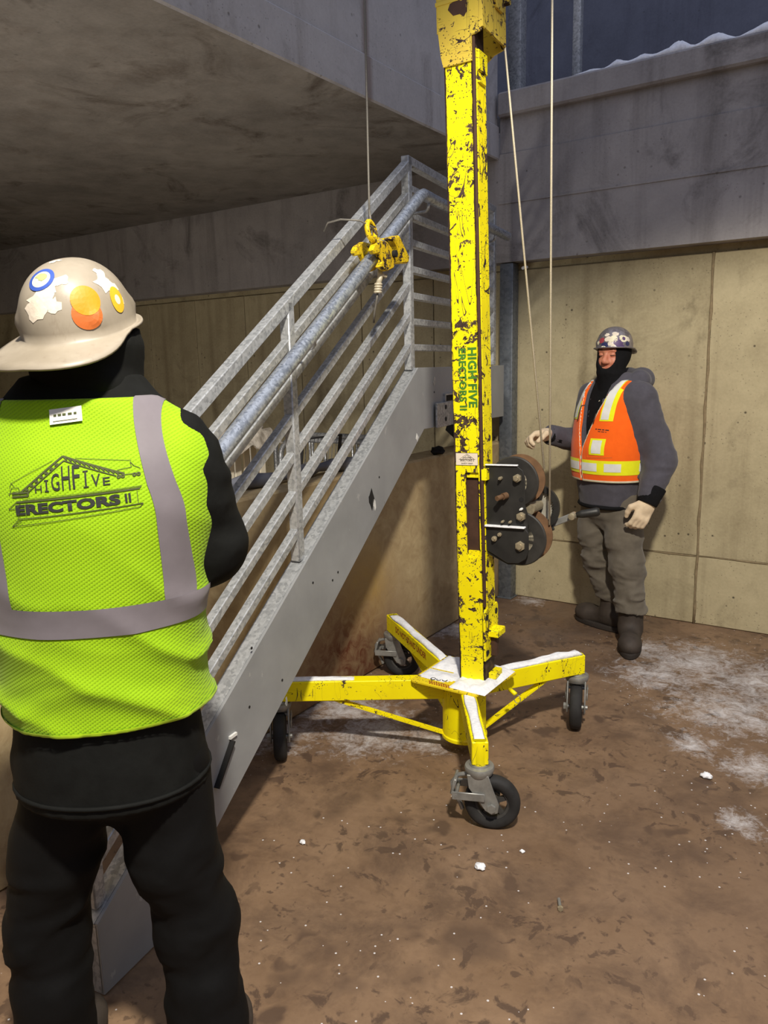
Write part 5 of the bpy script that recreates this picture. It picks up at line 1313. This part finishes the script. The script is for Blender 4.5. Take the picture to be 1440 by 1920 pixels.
# ------------------------------------------------------------------ things stored behind the low wall
m_tube = galvanised('barricade_tube', (120, 122, 124), (168, 170, 172), .5, .4)
m_tube_dk = plain('dark_tube', (58, 56, 54), .6, .3)
m_slat = plain('white_slat', (206, 200, 184), .6, 0, .08, 8)
def barricade(label, x, y, rz, w=1.05, mat=m_tube, grp=None):
    """crowd barricade: bent tube frame on two feet with upright bars; 1.14 m tall"""
    t = thing('barricade', label, 'barricade', (x, y, 0), rz, grp); r = .12; zt2, zb2 = 1.14, .18
    pts = []
    for cx_, cz, a0 in ((w/2-r, zt2-r, 0), (-w/2+r, zt2-r, PI/2), (-w/2+r, zb2+r, PI), (w/2-r, zb2+r, 1.5*PI)):
        pts += [(cx_+r*math.cos(a0+k*PI/12), 0, cz+r*math.sin(a0+k*PI/12)) for k in range(7)]
    MB().tube(pts, .019, 10, True).build('frame', mat, t, True)
    nb = int(w/.12)
    for i in range(1, nb):
        xx = -w/2+w*i/nb; MB().cyl((xx, 0, zb2), (xx, 0, zt2), .008, None, 8).build('bar', mat, t, 40)
    for sx in (-1, 1):
        MB().tube([(sx*w*.33, -.26, .018), (sx*w*.33, -.22, .02), (sx*w*.33, 0, .20), (sx*w*.33, .22, .02), (sx*w*.33, .26, .018)], .016, 8).build('foot', mat, t, True)
    return t
barricade('steel crowd barricade nearest the stair landing, behind the low wall', -3.12, 3.94, math.radians(3), .74)
barricade('steel crowd barricade standing just behind the nearest barricade', -3.28, 4.22, math.radians(-3), 1.1)
barricade('dark steel barricade turned end-on beside the white slats', -3.52, 3.26, math.radians(86), .7, m_tube_dk)
sl = thing('slat_panel', 'white panel of upright slats leaning behind the low wall', 'panel', (-2.90, 2.74, 0), math.radians(92))
for i in range(13):
    MB().box((-.38+.063*i, .006*(i % 2), .605), (.046, .012, 1.19), None, .003).build('slat', m_slat, sl)
for z in (.25, .95): MB().box((0, .026, z), (.80, .024, .05)).build('cross_rail', m_slat, sl)
mp = thing('mesh_panel', 'dark wire mesh panel leaning between the white slats and the barricade', 'panel', (-2.84, 3.34, .012), math.radians(84))
T_ = Matrix.Rotation(math.radians(9), 4, 'X') @ Matrix.Diagonal((.62, 1, 1.03, 1))
b = MB(); b.tube([(-.24, 0, .02), (.24, 0, .02), (.24, 0, 1.20), (-.24, 0, 1.20)], .012, 8, True); b.xf(T_); b.build('frame', m_tube_dk, mp, True)
for i in range(1, 10):
    b = MB(); x = -.24+.048*i; b.cyl((x, 0, .02), (x, 0, 1.20), .0022, None, 6); b.xf(T_); b.build('wire', m_tube, mp, True)
for i in range(1, 9):
    b = MB(); z = .02+1.18*i/9; b.cyl((-.24, .004, z), (.24, .004, z), .0022, None, 6); b.xf(T_); b.build('wire', m_tube, mp, True)

def sheet(name, label, cat, fx, nu, nv, m):
    bm = bmesh.new(); V = [[bm.verts.new(fx(i/nu, k/nv)) for k in range(nv+1)] for i in range(nu+1)]
    for i in range(nu):
        for k in range(nv): bm.faces.new((V[i][k], V[i+1][k], V[i+1][k+1], V[i][k+1]))
    me = bpy.data.meshes.new(name); bm.to_mesh(me); bm.free(); o = link(name, me, m, None, True)
    md = o.modifiers.new('thickness', 'SOLIDIFY'); md.thickness = .004
    return tag(o, label, cat)
m_film = NT('plastic_film'); _n = m_film.noise(9, 6, .7); m_film.bump(_n, .6, .02); m_film = m_film.out(m_film.mix(m_film.mr(_n, .4, .6), lin(132, 124, 112), lin(186, 178, 166)), .35, 0, .5)
def film(u, v):
    a = (v-.5)*2.0; n = mnoise.noise(Vector((u*8, v*6, 1)))*.05+mnoise.noise(Vector((u*20, v*14, 5)))*.02
    return (-2.93-.14*a+n*.5, 2.30+.86*u+n*.4, 1.290-.09*abs(a)**1.5+.02*math.sin(u*9)+n*.8)
sheet('plastic_sheet', 'crumpled grey plastic sheet draped over the top of the white slats', 'sheet', film, 46, 22, m_film)
m_tarp = plain('tarp_blue_grey', (108, 110, 120), .5, 0, .15, 9, .5)
b = MB(); pts = [(-2.375+.012*math.sin(i*1.3), 2.05+.1*i, 1.122+.006*math.sin(i*2.1)) for i in range(15)]
b.tube(pts, [.030+.008*math.sin(i*1.9)+.004*math.sin(i*4.1) for i in range(15)], 12)
tag(b.build('rolled_tarp', m_tarp, None, True), 'blue-grey rolled tarp lying along the top of the low wall', 'tarp')
def lump(name, label, cat, c, r, seed, m, flat=.6, grp=None):
    bm = bmesh.new(); bmesh.ops.create_icosphere(bm, subdivisions=3, radius=1)
    zs = []
    for v in bm.verts:
        k = 1+.45*mnoise.noise(v.co*1.7+Vector((seed, 0, 0)))+.25*mnoise.noise(v.co*4+Vector((0, seed, 0)))
        v.co = Vector((v.co.x*r*k, v.co.y*r*k*.8, v.co.z*r*k*flat)); zs.append(v.co.z)
    bmesh.ops.translate(bm, vec=(c[0], c[1], c[2]-min(zs)-.001), verts=bm.verts)
    me = bpy.data.meshes.new(name); bm.to_mesh(me); bm.free(); return tag(link(name, me, m, None, True), label, cat, grp)
m_rag = plain('black_rag', (24, 22, 21), .9, 0, .3, 30, .4)
lump('rag', 'black crumpled rag on top of the low wall left of the mast', 'rag', (-2.27, 3.93, 1.085), .045, 3, m_rag, .5)
lump('bag', 'black bag slumped on the low wall end behind the winch', 'bag', (-2.34, 4.40, 1.085), .12, 8, m_rag, .9)
lump('snow_clump', 'small white snow clump on the floor nearest the bolt', 'snow', (-1.017, 2.008, 0), .018, 1, m_snow, .5)
lump('snow_clump', 'tiny white snow clump left of centre on the brown floor', 'snow', (-1.594, 1.805, 0), .011, 2, m_snow, .6)
lump('snow_clump', 'snow clump on the floor right of the front caster', 'snow', (-.517, 2.967, 0), .020, 4, m_snow, .5)
lump('snow_clump', 'snow crumb on the floor straight below the front caster', 'snow', (-.935, 2.16, 0), .008, 5, m_snow, .6)
bt_ = thing('bolt', 'short zinc bolt lying on the floor in the right foreground', 'bolt', (-.734, 1.979, .008), math.radians(-62))
MB().cyl((-.022, 0, 0), (.016, 0, 0), .0050, None, 12).build('shank', m_zinc, bt_, 40); MB().cyl((.016, 0, 0), (.024, 0, 0), .0090, None, 6, .001).build('bolt_head', m_bolt, bt_)
tag(MB().cyl((-2.06, 4.66, 2.19), (-2.06, 4.72, 2.20), .010, None, 10).build('anchor_bolt', m_white), 'small bright bolt under the beam right of the corner post', 'bolt')
